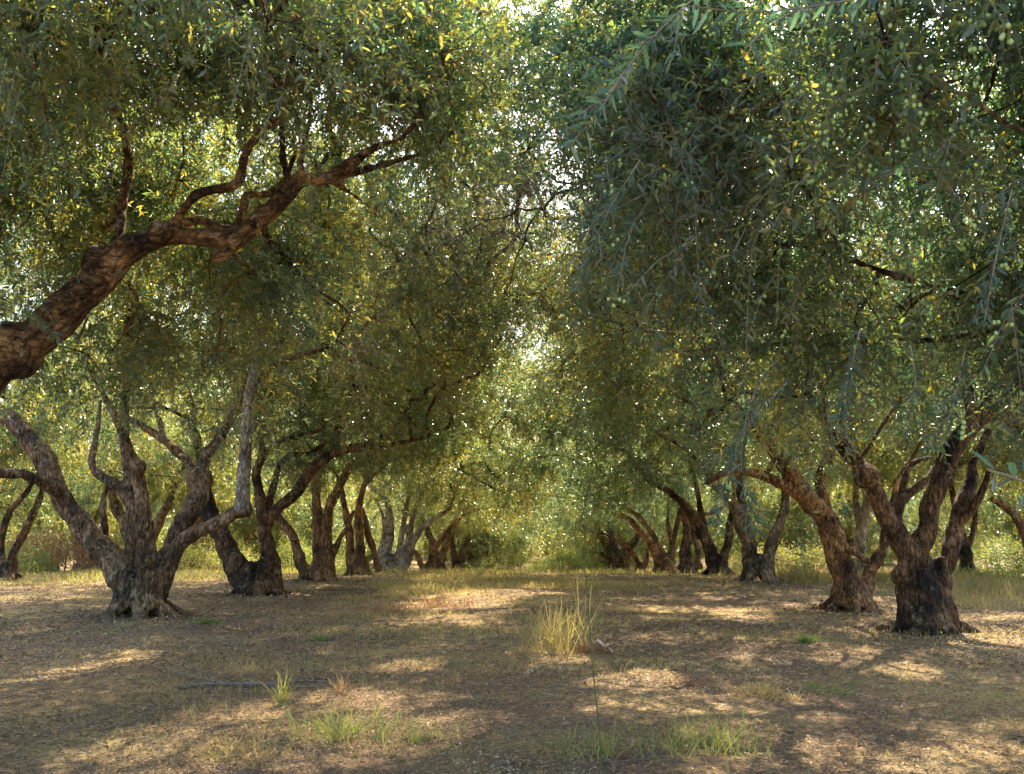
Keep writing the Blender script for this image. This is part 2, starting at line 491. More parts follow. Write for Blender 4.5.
# ------------------------------------------------------------------ trunks
def trunk_mesh(name, tubes, base, base_r, mat, voxel, rough=1., seed=0, roots=7, zg=None, galls=(), sv=(1, 1, .38)):
    """limbs (arrays n x 4: x, y, z, radius, in the tree's own space) welded into one gnarled mesh"""
    Vs, Qs, Ts, n = [], [], [], 0
    rg = np.random.default_rng(seed)
    sk = []
    allt = list(tubes)
    ph = rg.uniform(0, 6.28)
    for i in range(roots):
        a = ph + i * 2 * math.pi / roots + rg.normal(0, .2)
        ro = base_r * rg.uniform(1.35, 1.9)
        p = [(math.cos(a) * base_r * .30, math.sin(a) * base_r * .30, base_r * 1.7, base_r * .42),
             (math.cos(a) * base_r * .62, math.sin(a) * base_r * .62, base_r * .75, base_r * .36),
             (math.cos(a) * base_r * .92, math.sin(a) * base_r * 1.0, base_r * .30, base_r * .30),
             (math.cos(a) * ro, math.sin(a) * ro, -.05, base_r * .22),
             (math.cos(a) * ro * 1.2, math.sin(a) * ro * 1.2, -.22, base_r * .16)]
        allt.append(np.array(p) + np.array([base[0], base[1], 0, 0]))
    for P in allt:
        Q = catmull(P, max(.06, voxel * 2.2))
        # wander of the limb itself
        L_ = np.linalg.norm(Q[-1, :3] - Q[0, :3])
        wob = np.stack([fbm(Q[:, :3] * 2.1 + 31, seed + 1, 2), fbm(Q[:, :3] * 2.1 + 57, seed + 2, 2), fbm(Q[:, :3] * 2.1 + 93, seed + 3, 2)], 1)
        Q[:, :3] += wob * Q[:, 3:4] * .35
        rr = np.maximum(Q[:, 3], .012) * (1 + .16 * fbm(Q[:, :3] * 5, seed + 4, 2))
        V, Fq, tri = tube(Q[:, :3], rr, 10)
        Vs.append(V); Qs += [tuple(int(x) + n for x in f) for f in Fq]; Ts += [tuple(x + n for x in f) for f in tri]
        n += len(V); sk.append(np.column_stack([Q[:, :3], rr]))
    for (gx, gy, gzz, gr) in galls:                  # round burrs on old cuts
        m = 7
        th = np.linspace(0, math.pi, m)
        P = np.stack([np.full(m, gx), np.full(m, gy), gzz + gr * np.cos(th)], 1)
        V, Fq, tri = tube(P, np.maximum(np.sin(th) * gr, .01), 10)
        Vs.append(V); Qs += [tuple(int(x) + n for x in f) for f in Fq]; Ts += [tuple(x + n for x in f) for f in tri]
        n += len(V); sk.append(np.array([[gx, gy, gzz, gr]]))
    me = bpy.data.meshes.new('raw'); me.from_pydata(np.vstack(Vs).tolist(), [], Qs + Ts); me.update()
    ob = bpy.data.objects.new('raw', me); C.objects.link(ob)
    md = ob.modifiers.new('r', 'REMESH'); md.mode = 'VOXEL'; md.voxel_size = voxel; md.use_smooth_shade = True
    m2 = ob.modifiers.new('s', 'SMOOTH'); m2.factor = .5; m2.iterations = 3
    dg = bpy.context.evaluated_depsgraph_get(); dg.update()
    em = bpy.data.meshes.new_from_object(ob.evaluated_get(dg)); em.name = name
    bpy.data.objects.remove(ob); bpy.data.meshes.remove(me)
    nv = len(em.vertices)
    V = np.empty(nv * 3, np.float32); em.vertices.foreach_get('co', V); V = V.reshape(-1, 3).astype(float)
    Nn = np.empty(nv * 3, np.float32); em.vertices.foreach_get('normal', Nn); Nn = Nn.reshape(-1, 3).astype(float)
    sk = np.vstack(sk)
    kd = kdtree.KDTree(len(sk))
    for i, s in enumerate(sk): kd.insert(s[:3], i)
    kd.balance()
    rr = np.array([sk[kd.find(v)[1], 3] for v in V])
    low = np.clip(1.3 - (V[:, 2]) / 1.4, 0, 1)
    st = V * np.array(sv)
    ridge = .45 - np.abs(fbm(st * 5.5, seed + 11, 3)) * 2.2
    lump = fbm(V * 3.2, seed + 12, 2)
    d = rr * (.30 * ridge * (.35 + .85 * low) + .20 * lump) + .012 * fbm(st * 16, seed + 13, 2)
    pits = np.clip(fbm(st * 4 + 70, seed + 15, 2) - .28, 0, 1) * (.25 + low)
    d = (d - pits * rr * 1.1) * rough
    V2 = V + Nn * np.clip(d, -.12, .12)[:, None]
    em.vertices.foreach_set('co', V2.astype(np.float32).ravel())
    em.update(); em.materials.clear(); em.materials.append(mat)
    return em

def photo_tree(label, d0, basepx, limbs, bark, base_r_px, group=None, voxel=.03, seed=1, galls=(), rough=1., name='olive_tree', roots=7, sv=(1, 1, .38)):
    """limbs: list of (depth offset at the far end, [(px, py, r_px), ...]) measured on the photograph, set at the tree's real distance and given depth of their own"""
    b = unproj(basepx[0], basepx[1], d0)
    b[2] = gz(b[0], b[1])
    root = empty(name, b)
    tag(root, label, 'olive tree', group)
    tubes = []
    for dd, pts in limbs:
        arr = []
        n = len(pts)
        for i, q in enumerate(pts):
            t = i / max(1, n - 1)
            d = d0 + (dd[0] + (dd[1] - dd[0]) * t if isinstance(dd, tuple) else dd * t)
            p = unproj(q[0], q[1], d)
            arr.append([*(p - b), q[2] * .70 * d / FPX])
        tubes.append(np.array(arr))
    br = .62 * base_r_px * d0 / FPX
    gl = []
    for (gx, gy, gr, gd) in galls:
        p = unproj(gx, gy, d0 + gd) - b
        gl.append((p[0], p[1], p[2], gr * d0 / FPX))
    me = trunk_mesh('trunk', tubes, (0, 0), br, bark, voxel, rough, seed, galls=gl, roots=roots, sv=sv)
    link('trunk', me, root)
    nodes, nr = [], []
    for T in tubes:
        Q = catmull(T, .25)
        z0 = Q[:, 2]
        take = z0 > 1.35
        if take.any():
            nodes += list(Q[take, :3]); nr += list(Q[take, 3])
    if not nodes:
        nodes = [tubes[0][-1, :3]]; nr = [tubes[0][-1, 3]]
    return root, b, nodes, nr

def add_crown(root, b, nodes, nr, ell, nclump, nshoot, nleaf, leafL, seed, bark, keep=None, fine=False, wl=.31, **kw):
    rg = np.random.default_rng(seed)
    ellL = [(np.array(c) - b, r, w) for c, r, w in ell]
    kp = (lambda p: keep(p + b)) if keep else None
    cs, st, (P, D, U, ll, tint), SPl = crown(rg, ellL, nclump, nshoot, nleaf, leafL, kp, fine=fine, **kw)
    k_ = sunhole(P + b, rg); P, D, U, ll, tint = P[k_], D[k_], U[k_], ll[k_], tint[k_]
    link('crown', leaf_mesh('crown', P, D, U, ll, ll * wl * rg.uniform(.8, 1.2, len(ll)), LEAF, tint, fine), root)
    link('twigs', twig_mesh('twigs', SPl, .0028 if fine else .0035, TWIG), root)
    for me in grow_branches(rg, nodes, nr, cs, st, nshoot, bark, 'branch'): link('branch', me, root)
    return cs, SPl

# openings in the canopy that let the sun through to the path (place on the ground, radius)
def gpt0(px, py):
    d = 5.0
    for _ in range(60):
        p = unproj(px, py, d); d += (p[2] - float(ground_z(p[0], d))) * d / CAM_Z * .6
    return unproj(px, py, d)
SUNV = np.array(sdir)
OPEN = [(gpt0(px, py), r) for px, py, r in ((250, 742, .85), (310, 712, .5), (400, 745, .35), (455, 604, .9), (505, 594, .7), (860, 662, .42), (915, 672, .25), (985, 640, .7), (465, 722, .3),
                                           (640, 682, .35), (55, 672, .3), (410, 668, .3), (735, 610, .5), (560, 660, .3), (150, 745, .25), (980, 745, .3), (345, 740, .35))]
def sunhole(Pw, rg):
    k = np.ones(len(Pw), bool)
    for g0, r in OPEN:
        v = Pw - g0; t = v @ SUNV
        d = np.linalg.norm(v - t[:, None] * SUNV, axis=1)
        k &= ~((d < r * 1.25) & (rg.uniform(size=len(Pw)) < np.clip(1.9 - d / r * 1.1, 0, .97)))
    return k
trees = {}

def hide_zone(p, boxes):
    """keeps a clump out of the airy spots between the viewer's path and a limb"""
    return p

# nearest tree of the left row: its long limb arches over the path
def keepL0(p):
    x, y, d = proj(p)
    bad = (x > 0) & (x < 450) & (y > 95) & (y < 400) & (p[:, 1] < 7.9)
    bad |= (x > 0) & (y > 60) & (p[:, 1] < 5.2)
    bad |= (y > 395) & (x > -40)
    bad |= (x > 455) & (p[:, 1] < 9)
    return ~bad & (p[:, 2] > 2.3) & (p[:, 1] > 2.6)
r0, b, nd, nr = photo_tree('ancient olive beside the viewer whose thick low limb arches over the path from the left', 7.0, (-215, 727), [
    ((0, 0), [(-215, 727, 60), (-200, 640, 52), (-150, 540, 44), (-80, 450, 36), (0, 367, 29), (41, 334, 28), (82, 293, 27), (123, 252, 21), (164, 238, 16), (205, 236, 15), (238, 238, 15), (262, 219, 14), (287, 191, 13), (303, 178, 12), (328, 178, 10), (353, 162, 9), (373, 148, 7), (400, 140, 5)]),
    ((0, -.5), [(170, 236, 11), (180, 215, 8), (196, 196, 8), (213, 190, 8), (238, 183, 8), (246, 154, 8), (262, 131, 7), (283, 113, 6), (286, 88, 5), (292, 60, 4)]),
    ((0, .4), [(290, 186, 8), (284, 162, 6), (283, 141, 5), (280, 112, 5), (276, 80, 4)]),
    ((0, -.2), [(300, 180, 8), (303, 150, 5), (309, 121, 4), (312, 92, 3)]),
    ((0, .5), [(110, 262, 12), (119, 235, 9), (123, 203, 8), (129, 165, 8), (124, 129, 7), (111, 96, 6), (104, 40, 5)]),
    ((.25, .5), [(180, 226, 8), (200, 221, 7), (221, 230, 8), (240, 232, 8)]),
    ((.1, .9), [(236, 234, 8), (244, 210, 7), (248, 196, 7), (267, 195, 7), (285, 180, 6), (296, 150, 4)]),
    ((-.1, -.15), [(240, 240, 12), (228, 250, 9), (219, 258, 8)]),
    ((0, .8), [(335, 182, 6), (360, 200, 3.4), (390, 225, 2.6), (414, 258, 2), (440, 290, 1.6)]),
    ((0, .9), [(345, 174, 8), (372, 168, 5.5), (400, 160, 4.5), (440, 150, 3.5)]),
    ((0, 1.2), [(-60, 430, 24), (-30, 320, 18), (-8, 220, 14), (-10, 100, 11), (20, 20, 9), (50, -30, 7)]),
    ((0, -.8), [(-150, 540, 30), (-260, 400, 24), (-330, 250, 18), (-380, 100, 13)]),
    ((0, 1.5), [(30, 340, 16), (10, 330, 12), (-5, 350, 10), (-40, 300, 8)])],
    BARK_LIMB, 70, voxel=.022, seed=21, sv=(.5, 1, .8), galls=[(98, 262, 17, 0), (219, 257, 7, -.1), (160, 233, 14, -.1), (14, 350, 30, 0)], rough=.8)
add_crown(r0, b, nd, nr, [((-3.6, 6.6, 5.1), (3.6, 3.4, 1.9), 5), ((-1.6, 7.8, 5.0), (1.7, 2.0, 1.0), 1.5), ((-4.0, 9.0, 4.3), (2.9, 1.4, 1.9), 2.8)],
    360, 44, 16, .066, 31, BARK_WARM, keep=keepL0, fine=True, tshift=.0)

# nearest tree of the right row: trunk out of frame, crown hangs over the right half
def keepR0(p):
    x, y, d = proj(p)
    low = np.where(x < 640, 170, np.where(x < 700, 350, np.where(x < 850, 415, 375)))
    bad = (y > low) & (x < 1100)
    bad |= (x < 575)
    bad |= (p[:, 1] < 4.2) & (y > 120)
    return ~bad & (p[:, 1] > 2.2)
rR, bR, nd, nr = photo_tree('broad olive at the right edge whose drooping fruiting boughs fill the upper right', 6.8, (1262, 733), [
    ((0, .0), [(1262, 733, 62), (1250, 640, 55), (1230, 560, 48), (1190, 470, 40), (1140, 390, 32), (1080, 340, 20), (1020, 312, 11), (940, 290, 7), (880, 270, 6), (820, 250, 5), (760, 240, 4), (700, 225, 3)]),
    ((0, 1.4), [(1140, 390, 26), (1080, 300, 20), (1010, 200, 16), (930, 110, 12), (850, 50, 9), (760, 10, 6)]),
    ((0, -1.5), [(1190, 470, 34), (1170, 350, 24), (1130, 200, 18), (1060, 60, 13), (980, -60, 9)]),
    ((0, 2.0), [(1080, 340, 15), (1015, 330, 8), (930, 340, 6), (850, 335, 5), (770, 345, 6), (700, 350, 4.5), (655, 352, 3)]),
    ((0, 1), [(1190, 470, 30), (1260, 380, 24), (1330, 250, 18), (1380, 100, 12)])],
    BARK_GREY, 75, voxel=.03, seed=22)
csR, SPR = add_crown(rR, bR, nd, nr, [((3.7, 6.3, 4.2), (3.4, 3.0, 2.4), 5), ((1.6, 6.3, 4.3), (1.5, 2.0, 1.4), 1.3), ((3.6, 3.9, 3.9), (2.2, 1.6, 1.1), 1.4), ((1.3, 7.2, 5.2), (1.4, 2.0, .9), .6)],
    330, 42, 16, .070, 32, BARK_GREY, keep=keepR0, fine=True, gap=.35, tshift=-.15)

# left row
rt, b, nd, nr = photo_tree('many stemmed olive standing foremost on the left with a sawn off stub in its middle', 15.2, (140, 611), [
    ((0, .5), [(140, 608, 30), (132, 585, 27), (118, 566, 19), (96, 546, 17), (75, 518, 16), (58, 490, 16), (45, 462, 14), (22, 430, 13), (0, 412, 12), (-40, 388, 10), (-80, 340, 7)]),
    ((.1, -.8), [(60, 492, 11), (45, 482, 9), (25, 475, 8), (0, 474, 8), (-40, 466, 7)]),
    ((-.2, -.5), [(146, 606, 22), (146, 575, 14), (146, 540, 12), (143, 500, 11), (140, 480, 10), (139, 466, 10)]),
    ((-.4, -1.2), [(139, 470, 8), (131, 450, 7), (122, 432, 6), (112, 410, 5.5), (100, 388, 5), (88, 362, 4.5), (78, 340, 4)]),
    ((.2, .9), [(138, 590, 16), (130, 558, 9), (132, 530, 8), (130, 503, 9), (114, 484, 9), (97, 473, 7), (92, 458, 5), (97, 432, 4), (100, 400, 3)]),
    ((.4, 1.5), [(132, 510, 6), (127, 470, 7), (123, 430, 7), (124, 398, 7), (129, 366, 6), (128, 330, 4)]),
    ((.1, .2), [(150, 600, 20), (166, 572, 12), (180, 546, 11), (200, 530, 10), (225, 518, 10), (244, 508, 9)]),
    ((.3, 1.2), [(251, 388, 5), (268, 370, 5), (285, 360, 4.5), (305, 354, 4), (332, 345, 3), (350, 320, 2.5)]),
    ((.3, 1.1), [(150, 602, 20), (160, 572, 15), (172, 545, 15), (186, 516, 15), (197, 492, 13), (200, 476, 12)]),
    ((1.1, 1.8), [(199, 480, 11), (207, 455, 9), (225, 430, 8), (238, 405, 7), (248, 380, 6), (262, 340, 4), (270, 300, 3)]),
    ((1.1, .6), [(193, 470, 8), (180, 456, 7), (163, 440, 6), (146, 428, 6), (132, 420, 5), (110, 412, 4)]),
    ((.9, 1.2), [(163, 442, 5), (160, 422, 4), (154, 404, 3.5), (148, 372, 3)]),
    ((.5, .7), [(108, 560, 7), (105, 530, 6), (103, 500, 5), (108, 484, 4)])],
    BARK_GREY, 40, voxel=.026, seed=1, galls=[(139, 467, 8, -.5), (199, 479, 15, 1.05), (243, 509, 10, .2)])
dl = np.array([[*(unproj(x_, y_, 15.3 + .03 * i) - b), r_ * .0153] for i, (x_, y_, r_) in enumerate([(243, 512, 7.5), (243, 480, 7), (246, 440, 6.6), (250, 402, 6.2), (255, 368, 5.6), (259, 345, 5)])])
o = link('bare_limb', trunk_mesh('bare_limb', [dl], (0, 0), .01, BARK_PALE, .022, .4, 71, roots=0), rt)
o['label'] = 'bleached bare upright limb without leaves'
def keepL1(p):
    x, y, d = proj(p)
    return ~((y > 400 + np.clip(0, 0, 1)) & (x > -60) & (p[:, 1] < 16.5)) & ~((y > 290) & (p[:, 1] < 16.3) & (x < 340)) & (p[:, 2] > 2.2)
add_crown(rt, b, nd, nr, [((-5.6, 15.8, 5.8), (4.4, 4.0, 3.1), 5), ((-1.9, 15, 5.6), (2.6, 3.4, 1.9), 2.6), ((-.4, 13.5, 7.4), (2.6, 3.8, 1.3), 1.6)],
    380, 36, 16, .074, 41, BARK_GREY, keep=keepL1, gap=.35, tshift=.10)

rt, b, nd, nr = photo_tree('twin trunked olive second along the left row with a limb arching right', 19.8, (258, 590), [
    ((0, .8), [(250, 588, 20), (240, 570, 17), (228, 550, 15), (217, 530, 13), (208, 508, 12), (204, 485, 9), (200, 450, 7), (190, 420, 5)]),
    ((0, -.2), [(268, 588, 20), (270, 568, 14), (266, 545, 12), (264, 520, 11), (260, 495, 8), (256, 475, 7), (262, 450, 5), (258, 420, 4)]),
    ((0, -.8), [(266, 528, 9), (274, 513, 9), (285, 502, 8), (300, 488, 8), (312, 470, 8), (328, 456, 7), (348, 449, 7), (372, 446, 6), (402, 443, 4), (430, 436, 3)]),
    ((0, .9), [(266, 520, 7), (271, 495, 6), (280, 466, 5), (292, 455, 5), (310, 453, 4), (330, 440, 3)]),
    ((.1, 1.2), [(258, 470, 4.5), (272, 446, 4), (300, 435, 3.5), (325, 430, 3), (352, 426, 2)])],
    BARK_DARK, 30, voxel=.032, seed=2)
ell2 = lambda x, y, s=1.: [((x, y, 5.5), (4.5 * s, 4.1 * s, 3.3), 5), ((-2, y, 6.2), (2.4, 3, 2.2), 1.2)]
keepA = lambda p: (p[:, 2] > 2.35)
add_crown(rt, b, nd, nr, ell2(-4.9, 19.8), 300, 36, 16, .084, 42, BARK_DARK, keep=keepA, tshift=.06)

rt, b, nd, nr = photo_tree('three stemmed reddish brown olive third along the left row', 23.9, (319, 578), [
    ((0, .5), [(305, 577, 9), (300, 555, 8), (292, 535, 7), (280, 520, 6), (268, 500, 4)]),
    ((0, .3), [(314, 577, 10), (317, 550, 8), (318, 520, 8), (317, 495, 7), (318, 470, 6), (322, 440, 4)]),
    ((0, -.5), [(330, 577, 11), (327, 555, 9), (326, 530, 8), (329, 508, 7), (338, 488, 6), (346, 472, 6), (358, 460, 5), (374, 452, 3)]),
    ((0, -.2), [(332, 560, 5), (338, 542, 4), (348, 526, 4), (354, 510, 3)])],
    BARK_WARM, 20, voxel=.035, seed=3)
treeL3 = (rt, b, nd, nr)
rt, b, nd, nr = photo_tree('slim pair of upright olive stems fourth along the left row with a burr on top', 28.4, (360, 572), [
    ((0, .5), [(350, 571, 7), (350, 550, 6), (348, 525, 6), (343, 500, 5), (338, 478, 4)]),
    ((0, -.3), [(362, 571, 8), (360, 545, 7), (358, 520, 6), (361, 498, 5), (368, 480, 4), (382, 470, 2.5)]),
    ((0, .3), [(379, 571, 5), (374, 552, 5), (367, 530, 5), (362, 508, 4)])],
    BARK_WARM, 16, voxel=.04, seed=4, galls=[(368, 476, 5, -.2)])
treeL4 = (rt, b, nd, nr)
rt, b, nd, nr = photo_tree('fan shaped olive fifth along the left row with pale and orange stems side by side', 35.5, (390, 573), [
    ((0, .5), [(392, 572, 7), (389, 550, 6), (391, 528, 6), (388, 505, 5), (378, 493, 4), (366, 482, 3)]),
    ((0, .2), [(396, 572, 7), (400, 545, 5), (405, 515, 4), (411, 486, 3), (414, 470, 2)]),
    ((0, -.4), [(401, 572, 6), (407, 545, 5), (413, 518, 4), (420, 492, 3)]),
    ((0, -.8), [(404, 570, 6), (413, 545, 5), (424, 527, 4), (437, 517, 4), (449, 509, 3), (455, 494, 2)]),
    ((0, .5), [(382, 572, 7), (381, 562, 6), (384, 520, 3), (376, 500, 2)])],
    BARK_PALE, 18, voxel=.045, seed=5)
treeL5 = (rt, b, nd, nr)
rt, b, nd, nr = photo_tree('small orange barked olive sixth along the left row with a low broken stub', 45, (430, 574), [
    ((0, -.6), [(430, 573, 5), (433, 555, 4.5), (441, 540, 4), (452, 526, 3.5), (463, 516, 3), (480, 508, 2)]),
    ((0, .1), [(431, 573, 4), (431, 552, 3.5), (431, 538, 3)]),
    ((0, .5), [(424, 573, 5), (418, 558, 4), (411, 545, 3), (405, 528, 2)])],
    BARK_WARM, 11, voxel=.05, seed=6)
treeL6 = (rt, b, nd, nr)

# right row
rt, b, nd, nr = photo_tree('massive gnarled olive foremost on the right with flaring roots and a swollen dark trunk', 13.2, (928, 628), [
    ((0, 0), [(926, 626, 34), (922, 602, 31), (918, 575, 28), (918, 555, 26)]),
    ((0, .1), [(945, 626, 16), (945, 600, 17), (942, 575, 17), (938, 560, 16)]),
    ((0, -.7), [(912, 560, 19), (900, 538, 15), (889, 515, 13), (877, 492, 13), (866, 474, 12), (855, 461, 11), (843, 449, 9), (825, 425, 7), (810, 395, 5)]),
    ((0, .2), [(920, 556, 17), (926, 525, 15), (934, 495, 14), (944, 467, 14), (957, 444, 14), (970, 425, 14), (984, 416, 12), (1002, 414, 10), (1024, 428, 9), (1044, 452, 7)]),
    ((.1, .6), [(972, 424, 10), (969, 402, 8), (968, 385, 7), (964, 350, 5), (975, 310, 4)]),
    ((.2, 1.4), [(980, 418, 8), (998, 380, 7), (1020, 340, 6), (1040, 290, 5)]),
    ((.3, 1.2), [(905, 545, 9), (898, 520, 7), (906, 498, 6), (925, 482, 6), (941, 462, 5.5), (954, 438, 4)]),
    ((.7, 1.3), [(898, 505, 5), (905, 478, 5), (914, 463, 4.5), (932, 457, 4)]),
    ((0, .6), [(938, 600, 16), (944, 572, 13), (951, 545, 12), (958, 520, 12), (965, 498, 12), (972, 478, 10), (974, 458, 7), (990, 430, 5)]),
    ((.2, .0), [(960, 525, 7), (972, 508, 6), (982, 492, 5), (990, 470, 3)])],
    BARK_DARK, 41, voxel=.024, seed=7, galls=[(906, 574, 14, 0), (866, 476, 13, -.5)], roots=9)
def keepR1(p):
    x, y, d = proj(p)
    return ~((y > 452) & (p[:, 1] < 14.8) & (x > 600)) & ~((y > 380) & (p[:, 1] < 12.6) & (x > 880)) & (p[:, 2] > 2.2)
add_crown(rt, b, nd, nr, [((4.6, 12.8, 5.0), (4.1, 3.6, 2.5), 5), ((1.4, 12.5, 5.7), (2.4, 3.0, 1.8), 2.4), ((.5, 13, 7.6), (2.4, 3.8, 1.3), 1.6)],
    380, 36, 16, .074, 47, BARK_DARK, keep=keepR1, tshift=-.06)

rt, b, nd, nr = photo_tree('leaning orange brown olive second from the front on the right forking into a wide V', 16.2, (850, 609), [
    ((0, 0), [(852, 608, 22), (848, 585, 20), (842, 560, 18), (832, 535, 16), (824, 517, 15)]),
    ((0, -.6), [(824, 522, 13), (812, 500, 12), (797, 482, 11), (783, 464, 10), (770, 447, 9), (757, 430, 8), (742, 408, 7), (725, 375, 5), (705, 345, 4)]),
    ((.1, -1.2), [(812, 510, 8), (793, 493, 8), (775, 481, 7), (757, 474, 7), (738, 472, 6), (722, 474, 5), (706, 484, 4)]),
    ((0, .3), [(826, 524, 12), (824, 500, 9), (820, 480, 8), (824, 464, 8), (832, 450, 8), (838, 438, 7), (842, 415, 5)]),
    ((0, .5), [(858, 604, 14), (864, 588, 11), (871, 570, 9), (881, 549, 8), (889, 525, 8), (893, 502, 6), (896, 480, 4)]),
    ((-.1, -.3), [(842, 545, 6), (855, 553, 5), (869, 562, 4.5)])],
    BARK_WARM, 30, voxel=.026, seed=8, roots=8)
add_crown(rt, b, nd, nr, [((4.4, 16.9, 4.9), (4.3, 3.6, 2.5), 5), ((1.6, 17.5, 5.4), (2.3, 3, 2.0), 2), ((0, 17, 6.7), (1.9, 3, 1.5), 1.6)], 350, 38, 16, .072, 48, BARK_WARM, keep=lambda p: (p[:, 2] > 2.45) & ~((proj(p)[1] > 445) & (p[:, 1] < 17)))

rt, b, nd, nr = photo_tree('olive with a pale smooth stem and a ragged cut stem third along the right row', 23.4, (758, 578), [
    ((0, -.3), [(752, 577, 14), (750, 558, 12), (746, 535, 11), (740, 515, 10), (729, 498, 8), (716, 485, 7), (706, 470, 5)]),
    ((0, .3), [(746, 530, 7), (742, 505, 6), (739, 482, 6), (742, 450, 4)]),
    ((0, .4), [(768, 576, 11), (769, 560, 9), (773, 542, 8), (780, 523, 7), (785, 504, 6), (784, 480, 5), (790, 450, 4)])],
    BARK_GREY, 24, voxel=.032, seed=9)
treeR3 = (rt, b, nd, nr)
rt, b, nd, nr = photo_tree('dark olive leaning hard to the left fourth along the right row', 29, (718, 568), [
    ((0, -.6), [(716, 568, 11), (711, 552, 10), (702, 535, 9), (692, 517, 8), (681, 502, 6), (665, 490, 5), (646, 478, 4)]),
    ((0, .3), [(722, 567, 8), (727, 550, 6), (730, 528, 6), (734, 502, 5)]),
    ((0, .3), [(706, 540, 5), (701, 515, 5), (697, 490, 4), (690, 462, 3)])],
    BARK_DARK, 17, voxel=.038, seed=10)
treeR4 = (rt, b, nd, nr)
rt, b, nd, nr = photo_tree('stout upright olive fifth along the right row showing light between its stems', 34.5, (689, 569), [
    ((0, .3), [(684, 569, 8), (687, 548, 8), (687, 522, 7), (681, 500, 4)]),
    ((0, -.3), [(698, 568, 5), (698, 550, 5), (692, 530, 5)]),
    ((0, .2), [(672, 560, 4), (675, 535, 4), (680, 508, 3)])],
    BARK_GREY, 12, voxel=.045, seed=11)
treeR5 = (rt, b, nd, nr)
rt, b, nd, nr = photo_tree('olive with two long limbs reaching low over the path, sixth along the right row', 41, (664, 570), [
    ((0, -.5), [(660, 569, 6), (655, 551, 5.5), (645, 536, 5), (631, 521, 4.5), (613, 511, 4), (598, 506, 3)]),
    ((0, .3), [(668, 569, 6), (661, 549, 5), (650, 531, 4), (638, 516, 4), (620, 505, 3)]),
    ((0, .2), [(668, 565, 5), (671, 545, 4), (668, 520, 3)])],
    BARK_WARM, 14, voxel=.05, seed=12)
treeR6 = (rt, b, nd, nr)
rt, b, nd, nr = photo_tree('smallest visible olive of the right row with a short upright stub', 51, (640, 571), [
    ((0, -.4), [(642, 570, 4), (634, 555, 3.4), (624, 545, 3), (610, 537, 2.2)]),
    ((0, .0), [(628, 572, 3.2), (625, 560, 3), (623, 552, 2.6)]),
    ((0, .5), [(644, 570, 4), (648, 550, 3), (650, 530, 2)])],
    BARK_WARM, 9, voxel=.06, seed=13)
treeR7 = (rt, b, nd, nr)
# single trees of the next rows
rt, b, nd, nr = photo_tree('dark forked olive at the far left edge in front of a reddish thicket', 24.5, (8, 577), [
    ((0, .2), [(6, 577, 9), (2, 562, 6), (1, 540, 5), (10, 512, 5), (27, 492, 4), (40, 470, 3)]),
    ((0, -.2), [(10, 577, 9), (14, 552, 6), (26, 528, 6), (37, 506, 5), (43, 488, 4), (50, 460, 3)])],
    BARK_DARK, 16, voxel=.035, seed=14)
treeLE = (rt, b, nd, nr)
rt, b, nd, nr = photo_tree('pale stemmed olive seen through the fork of the leaning right hand trunk', 29, (864, 574), [
    ((0, 0), [(862, 574, 9), (860, 545, 8), (863, 520, 8), (868, 500, 7), (866, 478, 6)]),
    ((0, .4), [(862, 530, 6), (856, 505, 5), (858, 470, 4)])],
    BARK_PALE, 14, voxel=.04, seed=15)
treeRB = (rt, b, nd, nr)
rt, b, nd, nr = photo_tree('dark upright olive in the sunny grass beyond the massive right trunk', 25.5, (967, 575), [
    ((0, 0), [(967, 575, 10), (965, 556, 9), (963, 540, 7), (956, 512, 5), (950, 480, 4)]),
    ((0, .3), [(966, 550, 5), (974, 528, 4), (976, 500, 3)])],
    BARK_DARK, 15, voxel=.035, seed=16)
treeRC = (rt, b, nd, nr)
rt, b, nd, nr = photo_tree('olive at the right edge with a bent limb over sunny grass', 22.5, (1040, 580), [
    ((0, 0), [(1038, 580, 14), (1034, 560, 11), (1028, 540, 8), (1017, 520, 7), (1003, 506, 6), (990, 498, 4)]),
    ((0, .5), [(1040, 570, 10), (1052, 530, 8), (1060, 480, 6)])],
    BARK_WARM, 20, voxel=.035, seed=17)
treeRD = (rt, b, nd, nr)

rt, b, nd, nr = treeL3
add_crown(rt, b, nd, nr, [((-4.4, 24.2, 5.5), (4.5, 4.1, 3.2), 5), ((-2.0, 24.2, 5.6), (2.4, 3.2, 2.6), 1.3)], 300, 30, 16, .095, 61, BARK_GREY, tshift=0.02, keep=lambda p: (p[:, 2] > 2.5) & ~((proj(p)[1] > 462) & (p[:, 1] < 24.2)))
rt, b, nd, nr = treeR3
add_crown(rt, b, nd, nr, [((4.4, 23.8, 5.5), (4.5, 4.1, 3.2), 5), ((2.0, 23.8, 5.6), (2.4, 3.2, 2.6), 1.3)], 300, 30, 16, .095, 62, BARK_GREY, tshift=-0.1, keep=lambda p: (p[:, 2] > 2.5) & ~((proj(p)[1] > 462) & (p[:, 1] < 23.8)))
rt, b, nd, nr = treeL4
add_crown(rt, b, nd, nr, [((-4.4, 29.2, 5.5), (4.5, 4.1, 3.2), 5), ((-2.0, 29.2, 5.6), (3.0, 3.2, 2.6), 2.4)], 300, 30, 16, .095, 63, BARK_GREY, tshift=0.03, keep=lambda p: (p[:, 2] > 2.5) & ~((proj(p)[1] > 468) & (p[:, 1] < 29.2)))
rt, b, nd, nr = treeR4
add_crown(rt, b, nd, nr, [((4.4, 29.4, 5.5), (4.5, 4.1, 3.2), 5), ((2.0, 29.4, 5.6), (2.4, 3.2, 2.6), 1.3)], 300, 30, 16, .095, 64, BARK_GREY, tshift=-0.06, keep=lambda p: (p[:, 2] > 2.5) & ~((proj(p)[1] > 478) & (p[:, 1] < 29.4)))
